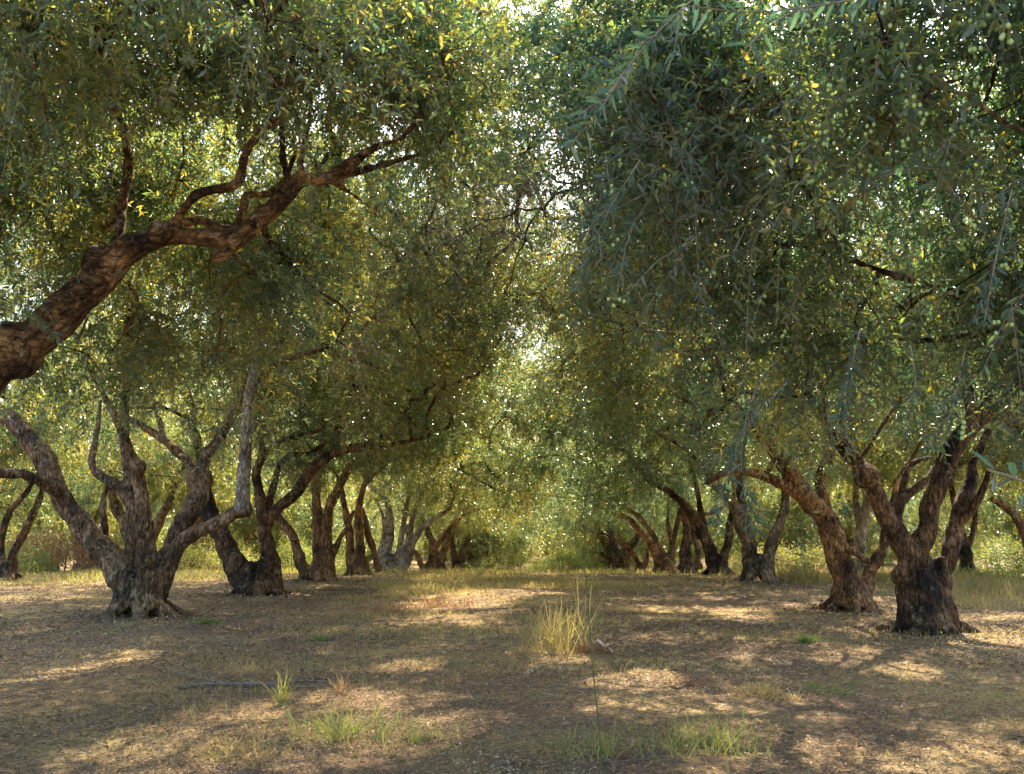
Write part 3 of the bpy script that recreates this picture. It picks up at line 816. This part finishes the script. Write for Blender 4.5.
# ------------------------------------------------------------------ crowns shared by the trees farther off
def crown_set(seed, leafL, nclump, nshoot, nleaf, rad=(4.3, 4.2, 2.3), low=False, ts=.08):
    rg = np.random.default_rng(seed)
    cs, st, (P, D, U, ll, tint), SPl = crown(rg, [((0, 0, 5.3), rad, 5), ((0, 0, 3.6), (rad[0] * 1.02, rad[1] * 1.02, 1.6), 2)] + ([((0, 0, 2.3), (4.3, 4.3, 1.6), 4)] if low else []), nclump, nshoot, nleaf, leafL,
                                           lambda p: (p[:, 2] > (.9 if low else 2.6)) & ((p[:, 2] > 2.4) | (np.hypot(p[:, 0], p[:, 1]) > 2.4)), droopy=1.3, tshift=ts)
    return cs, st, leaf_mesh('crown', P, D, U, ll, ll * .27, LEAF, tint), twig_mesh('twigs', SPl[::2], .005, TWIG), nshoot
LOWSET = crown_set(104, .12, 300, 28, 16, (4.4, 4.4, 3.0), low=True, ts=.04)
RSET = crown_set(105, .10, 280, 30, 16, (4.5, 4.4, 3.1), ts=-.08)  # cooler leaves: the right row's shade put into their colour
SETS = [crown_set(101, .10, 280, 30, 16, (4.6, 4.3, 3.1)), crown_set(102, .10, 280, 30, 16, (4.6, 4.4, 3.1)), crown_set(103, .10, 270, 26, 18, (4.5, 4.6, 3.1))]  # yellower leaves: backlit glow put into their colour
for i, (t, dx, sc) in enumerate([(treeL5, 1.7, 1.08), (treeL6, 1.3, 1.1), 
                             (treeR5, -1.6, 1.08), (treeR6, -1.1, 1.1), (treeR7, -1.0, 1.1), (treeLE, 0, .95), (treeRB, 0, .9), (treeRC, 0, .95), (treeRD, .6, .95)]):
    rt, b, nd, nr = t
    cs, st, cm, tm, ns = SETS[i % 3] if dx >= .8 or dx == 0 else RSET
    az = [0, 2.1, 4.0, 1.2, 3.3, 5.2][i % 6]
    off = np.array([dx, 0, 0])
    M = np.array([[math.cos(az), -math.sin(az), 0], [math.sin(az), math.cos(az), 0], [0, 0, 1]])
    for nm, me in (('crown', cm), ('twigs', tm)):
        o = link(nm, me, rt, off); o.rotation_euler = (0, 0, az); o.scale = (sc, sc, 1)
    sub = np.random.default_rng(i).choice(len(cs), 70, replace=False)
    cw = (cs[sub] * [sc, sc, 1]) @ M.T + off
    for me in grow_branches(np.random.default_rng(i), nd, nr, cw, cw, 1, BARK_GREY, 'branch', r_leaf=.012): link('branch', me, rt)

def generic(seed, k):
    rg = np.random.default_rng(seed)
    tubes = []
    for i in range(k):
        a = i * 2 * math.pi / k + rg.uniform(0, 1)
        ln = rg.uniform(.6, 1.2)
        r0_ = rg.uniform(.17, .24)
        tubes.append(np.array([(0, 0, -.1, .36), (.12 * math.cos(a), .12 * math.sin(a), .5, r0_ * 1.3), (.5 * ln * math.cos(a), .5 * ln * math.sin(a), 1.3, r0_),
                               (1.0 * ln * math.cos(a + .2), 1.0 * ln * math.sin(a + .2), 2.1, r0_ * .75), (1.3 * ln * math.cos(a + .5), 1.3 * ln * math.sin(a + .5), 3.0, r0_ * .5),
                               (1.9 * ln * math.cos(a + .4), 1.9 * ln * math.sin(a + .4), 3.9, r0_ * .3)]))
    me = trunk_mesh('trunk', tubes, (0, 0), .42, BARK_WARM if seed % 2 else BARK_GREY, .06, 1, seed)
    nd, nr = [], []
    for T in tubes:
        Q = catmull(T, .3); Q = Q[Q[:, 2] > 1.6]
        nd += list(Q[:, :3]); nr += list(Q[:, 3])
    cs, st, cm, tm, ns = SETS[seed % 3] if seed < 204 else (RSET if seed == 206 else LOWSET)
    br = grow_branches(rg, nd, nr, cs[:90], cs[:90], 1, BARK_GREY, 'branch', r_leaf=.012)
    root = empty('olive_tree', (0, 0, 0))
    link('trunk', me, root); link('crown', cm, root); link('twigs', tm, root)
    for q in br: link('branch', q, root)
    return root
GEN = [generic(201, 3), generic(202, 2), generic(204, 3), generic(205, 2), generic(206, 3)]
used = set()
def put(i, x, y, rz, s, label, group):
    src = GEN[i]
    if i not in used:
        used.add(i); o = src
    else:
        o = src.copy(); C.objects.link(o)
        for ch in src.children:
            c = ch.copy(); C.objects.link(c); c.parent = o
    o.location = (x, y, gz(x, y) - .03); o.rotation_euler = (0, 0, rz); o.scale = (s, s, s)
    tag(o, label, 'olive tree', group)
rg = np.random.default_rng(5)
def row(X, ylist, label, group, jit=.6, s0=(.92, 1.1), ks=(2, 3)):
    for y in ylist:
        put(int(rg.choice(ks)), X + rg.normal(0, jit * .5), y + rg.normal(0, jit), rg.uniform(0, 6.28), rg.uniform(*s0), label, group)
row(-4.8, np.arange(53, 66, 7), 'distant olive far down the left row where its trunks merge into shade', 'distant olives of the left row', s0=(1., 1.15), ks=(0, 1))
row(-4.2, np.arange(67, 108, 7), 'distant olive far down the left row where its trunks merge into shade', 'distant olives of the left row', s0=(1., 1.15), ks=(2, 3))
row(4.9, np.arange(59, 66, 7), 'distant olive far down the right row where its trunks merge into shade', 'distant olives of the right row', s0=(1., 1.15), ks=(4,))
row(4.8, np.arange(66, 108, 7), 'distant olive far down the right row where its trunks merge into shade', 'distant olives of the right row', s0=(1., 1.15), ks=(2, 3))
row(-13.6, np.array([34., 41.]), 'olive of the row behind the left row, glimpsed between its trunks', 'olives of the next row to the left', ks=(0, 1))
row(-13.3, np.arange(48, 100, 7.5), 'olive of the row behind the left row, glimpsed between its trunks', 'olives of the next row to the left')
row(12.3, np.arange(41, 100, 7.5), 'olive of the row behind the right row, glimpsed between its trunks', 'olives of the next row to the right')
row(-22.5, np.arange(40, 100, 8), 'sunlit background olive deep in the grove on the left', 'background olives deep on the left', 1.)
row(21, np.arange(38, 100, 8), 'sunlit background olive deep in the grove on the right', 'background olives deep on the right', 1.)
row(-32, np.arange(56, 105, 9), 'sunlit background olive deep in the grove on the left', 'background olives deep on the left', 1.)
row(31, np.arange(56, 105, 9), 'sunlit background olive deep in the grove on the right', 'background olives deep on the right', 1.)

for X in np.arange(-54, 55, 6.0):
    if True:
        put(int(rg.choice((2, 3))), X + rg.normal(0, .8), 112 + rg.normal(0, 3), rg.uniform(0, 6.28), rg.uniform(1.1, 1.35), 'farthest olive closing the grove at the end of the rows', 'farthest olives at the end of the rows')
for X in np.arange(-46, 47, 7.0):
    put(2, X + rg.normal(0, .8), 122 + rg.normal(0, 2), rg.uniform(0, 6.28), rg.uniform(1.1, 1.3), 'farthest olive closing the grove at the end of the rows', 'farthest olives at the end of the rows')

# sprays of the nearest right olive that hang close to the viewer, and its olives
def near_spray(root, b, pts, d, leafL, seed, side=3, dd=0., r=.0028):
    rg = np.random.default_rng(seed)
    w = np.array([unproj(x_, y_, d + dd * i) - b for i, (x_, y_) in enumerate(pts)])
    Q = catmull(w, .02)
    T = Tubes(); T.add(Q, np.linspace(r, r * .45, len(Q)), 5)
    stems = [Q]
    for i in range(side):
        q = Q[int(len(Q) * (.2 + .7 * i / max(1, side)))]
        dr = norm((Q[-1] - Q[0]) + rg.normal(size=3) * .5 * np.linalg.norm(Q[-1] - Q[0])) * rg.uniform(.08, .18)
        q2 = catmull(np.array([q, q + dr * .5 + [0, 0, -.005], q + dr + [0, 0, -.03]]), .02)
        T.add(q2, np.linspace(r * .6, r * .3, len(q2)), 4); stems.append(q2)
    P, D = [], []
    for Qs in stems:
        L_ = np.linalg.norm(np.diff(Qs, axis=0), axis=1).sum()
        m = max(2, int(L_ / .024))
        for j in range(m):
            t = (j + .6) / m; k = min(len(Qs) - 2, int(t * (len(Qs) - 1)))
            tg = norm(Qs[k + 1] - Qs[k])
            pr = norm(np.cross(tg, rg.normal(size=3)))
            for sg in (-1, 1):
                P.append(Qs[k]); D.append(tg * .5 + pr * sg * .9 + rg.normal(0, .15, 3) + [0, 0, -.15])
    n = len(P); ll = rg.uniform(.7, 1.15, n) * leafL
    st_ = link('hanging_twig', T.mesh('hanging_twig', TWIG), root)
    link('leaves', leaf_mesh('leaves', np.array(P), np.array(D), np.array([0, 0, 1.0]) + rg.normal(0, .5, (n, 3)), ll, ll * .20, LEAF, np.clip(rg.normal(.08, .10, n), 0, .6), True), st_)
for i, (pts, d, ll, sd_) in enumerate([
    ([(925, -30), (870, -5), (800, 8), (745, 12), (690, 6)], 1.9, .055, 2),
    ([(715, -20), (668, 22), (632, 62), (600, 110), (566, 150)], 2.5, .058, 4),
    ([(1075, 515), (1045, 492), (1015, 478), (988, 470)], 1.5, .058, 0),
    ([(765, 370), (750, 405), (743, 440), (741, 472)], 4.4, .058, 2),
    ([(790, 380), (765, 405), (735, 440), (700, 470)], 4.6, .058, 3),
    ([(735, 465), (722, 488), (716, 505), (712, 524)], 4.6, .058, 3),
    ([(745, 480), (752, 500), (755, 520), (758, 535)], 4.8, .058, 2),
    ([(965, 350), (958, 385), (950, 415), (940, 446)], 4.6, .058, 3),
    ([(1012, 190), (1000, 240), (990, 290), (984, 325)], 3.4, .058, 3),
    ([(640, 160), (612, 205), (590, 250), (575, 290)], 4.2, .058, 4),
    ([(860, 330), (850, 370), (842, 405), (836, 432)], 4.2, .058, 4),
    ([(910, 340), (915, 380), (905, 420), (908, 445)], 4.9, .058, 3)]):
    near_spray(rR, bR, pts, d, ll, 300 + i, sd_)

rg = np.random.default_rng(99)
ends = SPR[:, 1:].reshape(-1, 3)
x, y, dep = proj(ends + bR)
ok = (x > 560) & (x < 1024) & (y > 0) & (y < 450) & (dep > 2.4)
cand = ends[ok]; dist = dep[ok]
order = np.argsort(dist + rg.uniform(0, 2.2, len(dist)))[:150]
V0 = []
import bmesh
bm = bmesh.new(); bmesh.ops.create_uvsphere(bm, u_segments=10, v_segments=8, radius=1)
for v in bm.verts: v.co = Vector((v.co.x * .0085, v.co.y * .0085, v.co.z * .0105))
ome = bpy.data.meshes.new('olive'); bm.to_mesh(ome); bm.free(); ome.materials.append(OLIVE)
for q in ome.polygons: q.use_smooth = True
OV = np.array([v.co for v in ome.vertices]); OF = [tuple(p_.vertices) for p_ in ome.polygons]
pos = []
for i in order:
    for k_ in range(int(rg.integers(2, 5))):
        pos.append(cand[i] + rg.normal(0, .016, 3) + [0, 0, -.018])
pos = np.array(pos)
dd_ = np.linalg.norm(pos + bR - [0, 0, CAM_Z], axis=1); pos = pos[np.argsort(dd_)]
for p_ in pos[:100]: link('olive', ome, rR, p_)
rest = pos[100:]
vv = (rest[:, None] + OV[None]).reshape(-1, 3); n_ = len(OV)
me = bpy.data.meshes.new('olives'); me.from_pydata(vv.tolist(), [], [tuple(a + i * n_ for a in f) for i in range(len(rest)) for f in OF]); me.update(); me.materials.append(OLIVE)
link('olives', me, rR)['kind'] = 'stuff'

# ------------------------------------------------------------------ what lies and grows on the ground
def gpt(px, py, d=None):
    """the spot of ground seen at that place of the photograph"""
    if d is None:
        d = 5.0
        for _ in range(40):
            p = unproj(px, py, d)
            d += (p[2] - gz(p[0], d)) * d / CAM_Z * .8
    p = unproj(px, py, d); p[2] = gz(p[0], p[1])
    return p

rg = np.random.default_rng(77)
# leaf litter, one carpet of countless fallen leaves, denser close by
def scatter(n, ymin, ymax, pw, width):
    y = ymin + (ymax - ymin) * rg.uniform(0, 1, n) ** pw
    x = rg.uniform(-1, 1, n) * (y * width + 1.0)
    return x, y
xs1, ys1 = [], []
for n, a, b_, w in ((60000, 3.2, 7.5, .60), (60000, 7.5, 14, .56), (45000, 14, 30, .56)):
    x, y = scatter(n, a, b_, 1.0, w); xs1.append(x); ys1.append(y)
x = np.concatenate(xs1); y = np.concatenate(ys1)
dens = fbm(np.stack([x, y, 0 * x], 1) * 1.1, 31, 3)
k = dens > rg.uniform(-.75, .25, len(x)); x, y = x[k], y[k]
for o_ in list(C.objects):                      # drifts of leaves caught round the trunks
    if o_.get('category') == 'olive tree' and o_.location.y < 26 and abs(o_.location.x) < 12:
        a_ = rg.uniform(0, 6.28, 2600); r_ = .35 + np.abs(rg.normal(0, .45, 2600))
        x = np.append(x, o_.location.x + r_ * np.cos(a_)); y = np.append(y, o_.location.y + r_ * np.sin(a_))
z = ground_z(x, y, True)
n = len(x); big = np.clip(y / 11, .75, 1.6)
D = rg.normal(size=(n, 3)) * [1, 1, .28]
U = np.array([0, 0, 1.0]) + rg.normal(0, .38, (n, 3))
Ln = rg.uniform(.022, .055, n) * big; Wd = Ln * rg.uniform(.22, .5, n)
tint = np.clip(rg.beta(1.5, 1.9, n) + .25 * fbm(np.stack([x, y, 0 * x], 1) * .8, 41, 2), 0, 1)
o = link('leaf_litter', leaf_mesh('leaf_litter', np.stack([x, y, z + rg.uniform(.002, .018, n)], 1), D, U, Ln, Wd, LITTER, tint, False, .25))
tag(o, 'dry fallen leaves and twigs scattered over the whole orchard floor', 'leaf litter', kind='stuff')
# twig scraps in the litter
m = 9000
x, y = scatter(m, 3.2, 16, 1.2, .58); z = ground_z(x, y, True)
D = norm(rg.normal(size=(m, 3)) * [1, 1, .12]); ln = rg.uniform(.04, .22, m)[:, None]
A = np.stack([x, y, z + .012], 1)
o = link('twig_litter', twig_mesh('twig_litter', np.stack([A, A + D * ln * .5 + rg.normal(0, .006, (m, 3)), A + D * ln], 1), .0032, STICK))
tag(o, 'broken bits of dry twig lying among the fallen leaves', 'twig litter', kind='stuff')

def blades(P, hgt, lean, rg, wr=.035, bend=.35):
    n = len(P)
    D = norm(rg.normal(size=(n, 3)) * [lean, lean, 0] + [0, 0, 1.0])
    U = rg.normal(size=(n, 3)) * [1, 1, .2]
    L_ = hgt * rg.uniform(.45, 1.15, n)
    return D, U, L_, np.maximum(L_ * wr, .0035) * rg.uniform(.7, 1.3, n)

# thin grass over the floor
parts = []
def field(n, xr, yr, f, h, tmean, thr=-.1, clear=True):
    x = rg.uniform(*xr, n); y = rg.uniform(*yr, n)
    nz_ = fbm(np.stack([x, y, 0 * x], 1) * f, int(abs(xr[0] * 7)) + 3, 3)
    k = nz_ > thr + rg.uniform(0, .3, n)
    x, y = x[k], y[k]
    c = 1 + rg.normal(0, .02, len(x))
    parts.append((x, y, h * np.clip(.6 + nz_[k] * 1.5, .3, 1.5), np.clip(rg.normal(tmean, .2, len(x)), 0, 1)))
field(26000, (-7, 7.5), (3.6, 13), .9, .06, .62, .05)
field(20000, (-10, 10), (12, 28), .5, .09, .75, .10)
field(22000, (-3.6, 2.6), (14, 29), .45, .12, .8, -.02)
field(16000, (-3.5, 1.5), (4.5, 14), .7, .07, .8, -.02)
field(26000, (7.0, 17), (15.5, 30), .35, .24, .85, -.2)
field(16000, (-20, -8), (22, 36), .35, .22, .62, -.15)
field(16000, (-8, 8), (27, 64), .4, .22, .72, .0)
x, y, h, t = [np.concatenate(q) for q in zip(*parts)]
P = np.stack([x, y, ground_z(x, y, True) - .01], 1)
D, U, Ln, Wd = blades(P, h, .45, rg)
Wd = np.maximum(Wd, .0006 * y)
o = link('grass', blade_mesh('grass', P, D, U, Ln, Wd, GRASS, t, .4))
tag(o, 'thin yellowing grass growing in patches along the path and in the sun', 'grass', kind='stuff')

def tuft(label, p, n_, rad, h, tmean, mat=GRASS, name='grass_tuft', lean=.5, wr=.03, cat='grass tuft', group=None, tsd=.14, heads=0):
    n = int(n_ * 2.6)
    P = np.zeros((n, 3)); a = rg.uniform(0, 6.28, n); r = rad * np.sqrt(rg.uniform(0, 1, n))
    # several crowns inside the tuft
    cx = rg.normal(0, rad * .38, (max(3, n // 9), 2)); ci = rg.integers(len(cx), size=n)
    P[:, 0] = cx[ci, 0] + rg.normal(0, rad * .13, n); P[:, 1] = cx[ci, 1] + rg.normal(0, rad * .13, n)
    P[:, 2] = ground_z(P[:, 0] + p[0], P[:, 1] + p[1], True) - p[2] - .01
    D, U, L_, W_ = blades(P, h, lean, rg, wr)
    L_ *= rg.uniform(.5, 1.1, len(cx))[ci]; W_ = np.maximum(np.minimum(W_, .007 if wr < .05 else 1), .0007 * p[1])
    o = link(name, (blade_mesh if wr < .05 else leaf_mesh)(name, P, D, U, L_, W_, mat, np.clip(rg.normal(tmean, tsd, n), 0, 1), curl=.4), None, p)
    tag(o, label, cat, group)
    return o
tuft('tall amber dry grass clump standing in the middle of the path', gpt(552, 650), 75, .46, .78, .84, lean=.45, wr=.014)
tuft('bright green grass clump in the sunny spot front left of the path', gpt(352, 738), 60, .40, .34, .42, lean=.45, wr=.035)
tuft('low dark green weed alone on the bare litter left of the path', gpt(319, 641), 120, .09, .10, .0, lean=1.0, wr=.16, name='weed', cat='weed', tsd=.06)
tuft('yellow green grass clump at the foot of the tall thin stalk', gpt(572, 752), 50, .34, .20, .42, lean=.5)
tuft('widest sparse green grass clump at the front right of the path', gpt(690, 750), 120, .62, .28, .42, lean=.6, wr=.02)
tuft('pair of thin yellow blades tuft just left of the bright green clump', gpt(281, 704), 22, .07, .30, .50, lean=.2)
tuft('faint green tuft between the bright green clump and the path centre', gpt(425, 738), 40, .34, .20, .42, lean=.5)
tuft('small yellow green weed by itself in front of the leaning right trunk', gpt(806, 643), 60, .09, .16, .18, lean=.8, wr=.10, name='weed', cat='weed')
tuft('flat green grass patch in the shade right of the path', gpt(825, 690), 70, .40, .12, .3, lean=.8)
tuft('low green weeds at the right foot of the many stemmed left trunk', gpt(207, 624), 130, .26, .12, .1, lean=.9, wr=.09, name='weed', cat='weed')
tuft('pale straw coloured fluffy dry clump at the right of the path', gpt(762, 696), 110, .36, .17, .95, lean=1.1, wr=.014, name='dry_tuft')
tuft('rust red dried weeds in the sun left of the path, largest patch', gpt(432, 606), 75, .8, .34, .5, REDLEAF, 'dry_weed', .8, .04, 'dried weed', tsd=.3)
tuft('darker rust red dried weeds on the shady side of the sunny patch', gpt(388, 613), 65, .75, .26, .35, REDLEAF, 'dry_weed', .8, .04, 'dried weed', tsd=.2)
tuft('small rust red dried weed beside the bleached curved stick', gpt(592, 652), 50, .22, .2, .3, REDLEAF, 'dry_weed', .9, .06, 'dried weed', tsd=.3)
tuft('brown dried seedy weed at the edge of the sunny spot front left', gpt(345, 694), 14, .10, .30, .8, REDLEAF, 'dry_weed', .5, .03, 'dried weed', tsd=.2)
tuft('red brown low dry weed right of the path centre', gpt(690, 686), 110, .25, .1, .2, REDLEAF, 'dry_weed', 1.1, .06, 'dried weed', tsd=.3)
tuft('orange tinted dry grass at the foot of the sunny spot front left', gpt(232, 756), 220, .38, .10, .85, GRASS, 'dry_tuft', 1.1, .04)
tuft('long yellow grass in the sun beside the third right trunk', gpt(800, 574, 24), 420, 1.1, .5, .78, lean=.45, wr=.02)
tuft('long yellow grass in the sun between the two front right trunks', gpt(884, 583), 300, .7, .42, .78, lean=.5, wr=.02)
tuft('long yellow green grass behind the roots of the massive right trunk', gpt(985, 582), 420, 1.0, .45, .45, lean=.5, wr=.02)

# tall reed-like weed between the right trunks
def leafy_weed(label, p, h, nst, nl, name='tall_weed', leafL=.22, mat=GRASS, tm=.12, spread=.25):
    root = empty(name, p); tag(root, label, 'weed')
    T = Tubes(); A, Dd = [], []
    for i in range(nst):
        top = np.array([rg.normal(0, spread), rg.normal(0, spread), h * rg.uniform(.6, 1)])
        Q = catmull(np.array([[0, 0, -.02], [top[0] * .3, top[1] * .3, top[2] * .5], top]), .1)
        T.add(Q, np.linspace(.008, .003, len(Q)), 5)
        for j in range(nl):
            t = .15 + .85 * j / nl
            q = Q[int(t * (len(Q) - 1))]
            a = j * 2.4 + rg.normal(0, .3)
            A.append(q); Dd.append([math.cos(a), math.sin(a), .55])
    link('stem', T.mesh('stem', OLIVE), root)
    n = len(A)
    link('leaves', blade_mesh('leaves', np.array(A), np.array(Dd, float), np.tile([0, 0, 1.0], (n, 1)) + rg.normal(0, .1, (n, 3)), rg.uniform(.6, 1.1, n) * leafL, np.full(n, leafL * .12),
                             mat, np.clip(rg.normal(tm, .1, n), 0, 1), .6), root)
leafy_weed('tall green reed like weed in the sun between the right hand trunks', gpt(805, 574, 25), 1.5, 5, 12, leafL=.5)
leafy_weed('leafy light green weed at the far right in the sunny grass', gpt(998, 572, 27), 1.3, 6, 10, leafL=.4)
leafy_weed('small green weed on the far sunny grass at the path centre', gpt(480, 577, 25), .5, 5, 8, leafL=.2)

# the tall thin stalk close to the viewer
p0 = gpt(604, 800)
st = empty('tall_grass_stalk', p0); tag(st, 'single tall thin green stalk rising in front of the path with a forked wispy head', 'grass stalk')
def rel(px, py, d): return unproj(px, py, d) - p0
d0 = p0[1]
T = Tubes()
Q = catmull(np.array([[0, 0, -.02], rel(600, 740, d0), rel(592, 660, d0 + .02), rel(588, 600, d0 + .04), rel(584, 560, d0 + .05)]), .05)
T.add(Q, np.linspace(.0045, .003, len(Q)), 6)
link('stem', T.mesh('stem', GRASS), st)
T = Tubes()
for pts in ([(584, 560), (579, 545), (573, 530), (569, 512)], [(584, 560), (588, 545), (594, 530), (600, 516)], [(584, 560), (584, 545), (585, 528), (583, 508)], [(585, 572), (577, 562), (566, 556)], [(586, 580), (594, 566), (600, 560)]):
    Q = catmull(np.array([rel(x_, y_, d0 + .05 + .04 * i * (1 if k_ % 2 else -1)) for i, (x_, y_) in enumerate(pts) for k_ in [len(pts)]]), .03)
    T.add(Q, np.linspace(.003, .0015, len(Q)), 4)
link('seed_head', T.mesh('seed_head', GRASS), st)

lf = [(596, 700, .6, .30), (590, 640, 2.4, .26), (586, 598, 4.9, .20), (598, 725, 3.4, .32)]
A = np.array([rel(x_, y_, d0 + .02) for x_, y_, a_, l_ in lf]); Dd = np.array([[math.cos(a_), math.sin(a_), 1.5] for x_, y_, a_, l_ in lf])
link('leaves', blade_mesh('leaves', A, Dd, np.tile([0, 0, 1.0], (4, 1)), np.array([q[3] for q in lf]), np.full(4, .008), GRASS, np.full(4, .15), .5), st)

# fallen sticks
def stick(label, pts, r, mat=STICK, lift=.0, group=None, forks=()):
    w = [gpt(x_, y_) + [0, 0, r + lift * i] for i, (x_, y_) in enumerate(pts)]
    T = Tubes()
    Q = catmull(np.array(w), .06); T.add(Q - w[0], np.linspace(r, r * .35, len(Q)) * (1 + .12 * rg.normal(size=len(Q))), 7)
    for f in forks:
        w2 = [gpt(x_, y_) + [0, 0, r + .02] for x_, y_ in f]
        Q = catmull(np.array(w2), .06); T.add(Q - w[0], np.linspace(r * .6, r * .25, len(Q)), 5)
    o = link('fallen_branch', T.mesh('fallen_branch', mat), None, w[0]); tag(o, label, 'fallen branch', group)
stick('long dark fallen branch lying across the litter in the left foreground', [(178, 690), (215, 686), (260, 687), (300, 683), (338, 684)], .018, forks=([(250, 687), (290, 692), (320, 690)], [(215, 686), (190, 680), (165, 672)]))
stick('thin crooked twig on the ground nearer the left edge', [(150, 655), (175, 666), (200, 672), (232, 681)], .009)
stick('bleached curved stick bent upright at the path centre', [(598, 642), (604, 648), (610, 652), (613, 657)], .016, PALESTICK, .01)
stick('thin grey twigs by the rust red weeds', [(355, 626), (372, 622), (395, 621), (416, 622)], .010, forks=([(361, 625), (372, 614), (384, 607)],))
stick('pale thin twig in the right foreground litter', [(845, 726), (858, 736), (868, 750), (880, 764)], .006, STICK)
stick('short dark twig right of the path centre', [(676, 690), (690, 683), (700, 676)], .012)
stick('dark log fragment lying left of the leaning right trunk', [(822, 604), (834, 605)], .05, lift=.0)

# pale stones
def stone(label, px, py, sx, sy, sz, group=None):
    p = gpt(px, py)
    me = bpy.data.meshes.new('stone')
    import bmesh
    bm = bmesh.new(); bmesh.ops.create_icosphere(bm, subdivisions=3, radius=1)
    V = np.array([v.co for v in bm.verts]); f = 1 + .28 * fbm(V * 1.4 + px, 3, 3)
    V = V * f[:, None]; V[:, 2] = np.clip(V[:, 2], -.6, .75)
    for v, c in zip(bm.verts, V): v.co = Vector((c[0] * sx, c[1] * sy, c[2] * sz))
    bm.to_mesh(me); bm.free(); me.materials.append(STONE)
    for q in me.polygons: q.use_smooth = True
    o = link('stone', me, None, p + [0, 0, sz * .3]); o.rotation_euler[2] = px
    tag(o, label, 'stone', group)

# undergrowth at the far edges
def thicket(label, p, w, dpt, h, mat, tm, n, cat='shrub', name='shrub'):
    root = empty(name, p); tag(root, label, cat)
    r2 = np.random.default_rng(int(abs(p[0] * 100)))
    c = r2.uniform(-1, 1, (n // 60, 3)) * [w, dpt, .5] + [0, 0, .5]
    c[:, 2] = (c[:, 2]) * h * (1 - .5 * (c[:, 0] / w) ** 2) * (.7 + .5 * fbm(c * [.8, .8, 0], 3, 2))
    T = Tubes()
    for q in c[:: max(1, len(c) // 60)]:
        T.add(np.array([[q[0] * .8, q[1] * .8, -.05], [q[0] * .9, q[1] * .9, q[2] * .5], q]), [.02, .014, .006], 4)
    link('stems', T.mesh('stems', STICK), root)
    ci = r2.integers(len(c), size=n)
    P = c[ci] + r2.normal(0, .16, (n, 3)); P[:, 2] = np.abs(P[:, 2])
    ll = r2.uniform(.05, .14, n)
    link('foliage', leaf_mesh('foliage', P, r2.normal(size=(n, 3)) + [0, 0, .5], r2.normal(size=(n, 3)), ll, ll * .3, mat, np.clip(r2.normal(tm, .22, n), 0, 1)), root)
thicket('reddish brown dry thicket in the sun behind the left edge tree', gpt(55, 572, 33), 2.6, 1.5, 1.5, REDLEAF, .45, 14000)
thicket('yellow green low bush in the sun left of the reddish thicket', gpt(-20, 574, 30), 2.0, 1.2, .9, GRASS, .4, 7000)
thicket('yellowish bush showing between the two front left olives', gpt(195, 573, 34), 2.2, 1.2, 1.1, GRASS, .5, 9000)
thicket('pale green bush beyond the third left olive', gpt(300, 573, 42), 2.0, 1.2, 1.5, GRASS, .28, 8000)
thicket('yellow green bush in the sun behind the third right trunk', gpt(800, 573, 36), 2.6, 1.3, 1.2, GRASS, .55, 9000)
thicket('broad light green bush at the far right behind the sunny grass', gpt(1000, 573, 36), 3.0, 1.4, 1.4, GRASS, .42, 11000)
thicket('yellow green bush growing at the far end of the sunny path', gpt(505, 572, 62), 2.4, 1.4, 1.5, GRASS, .38, 9000)
thicket('light green bush just right of the far end of the path', gpt(568, 572, 58), 2.2, 1.4, 1.3, GRASS, .25, 9000)
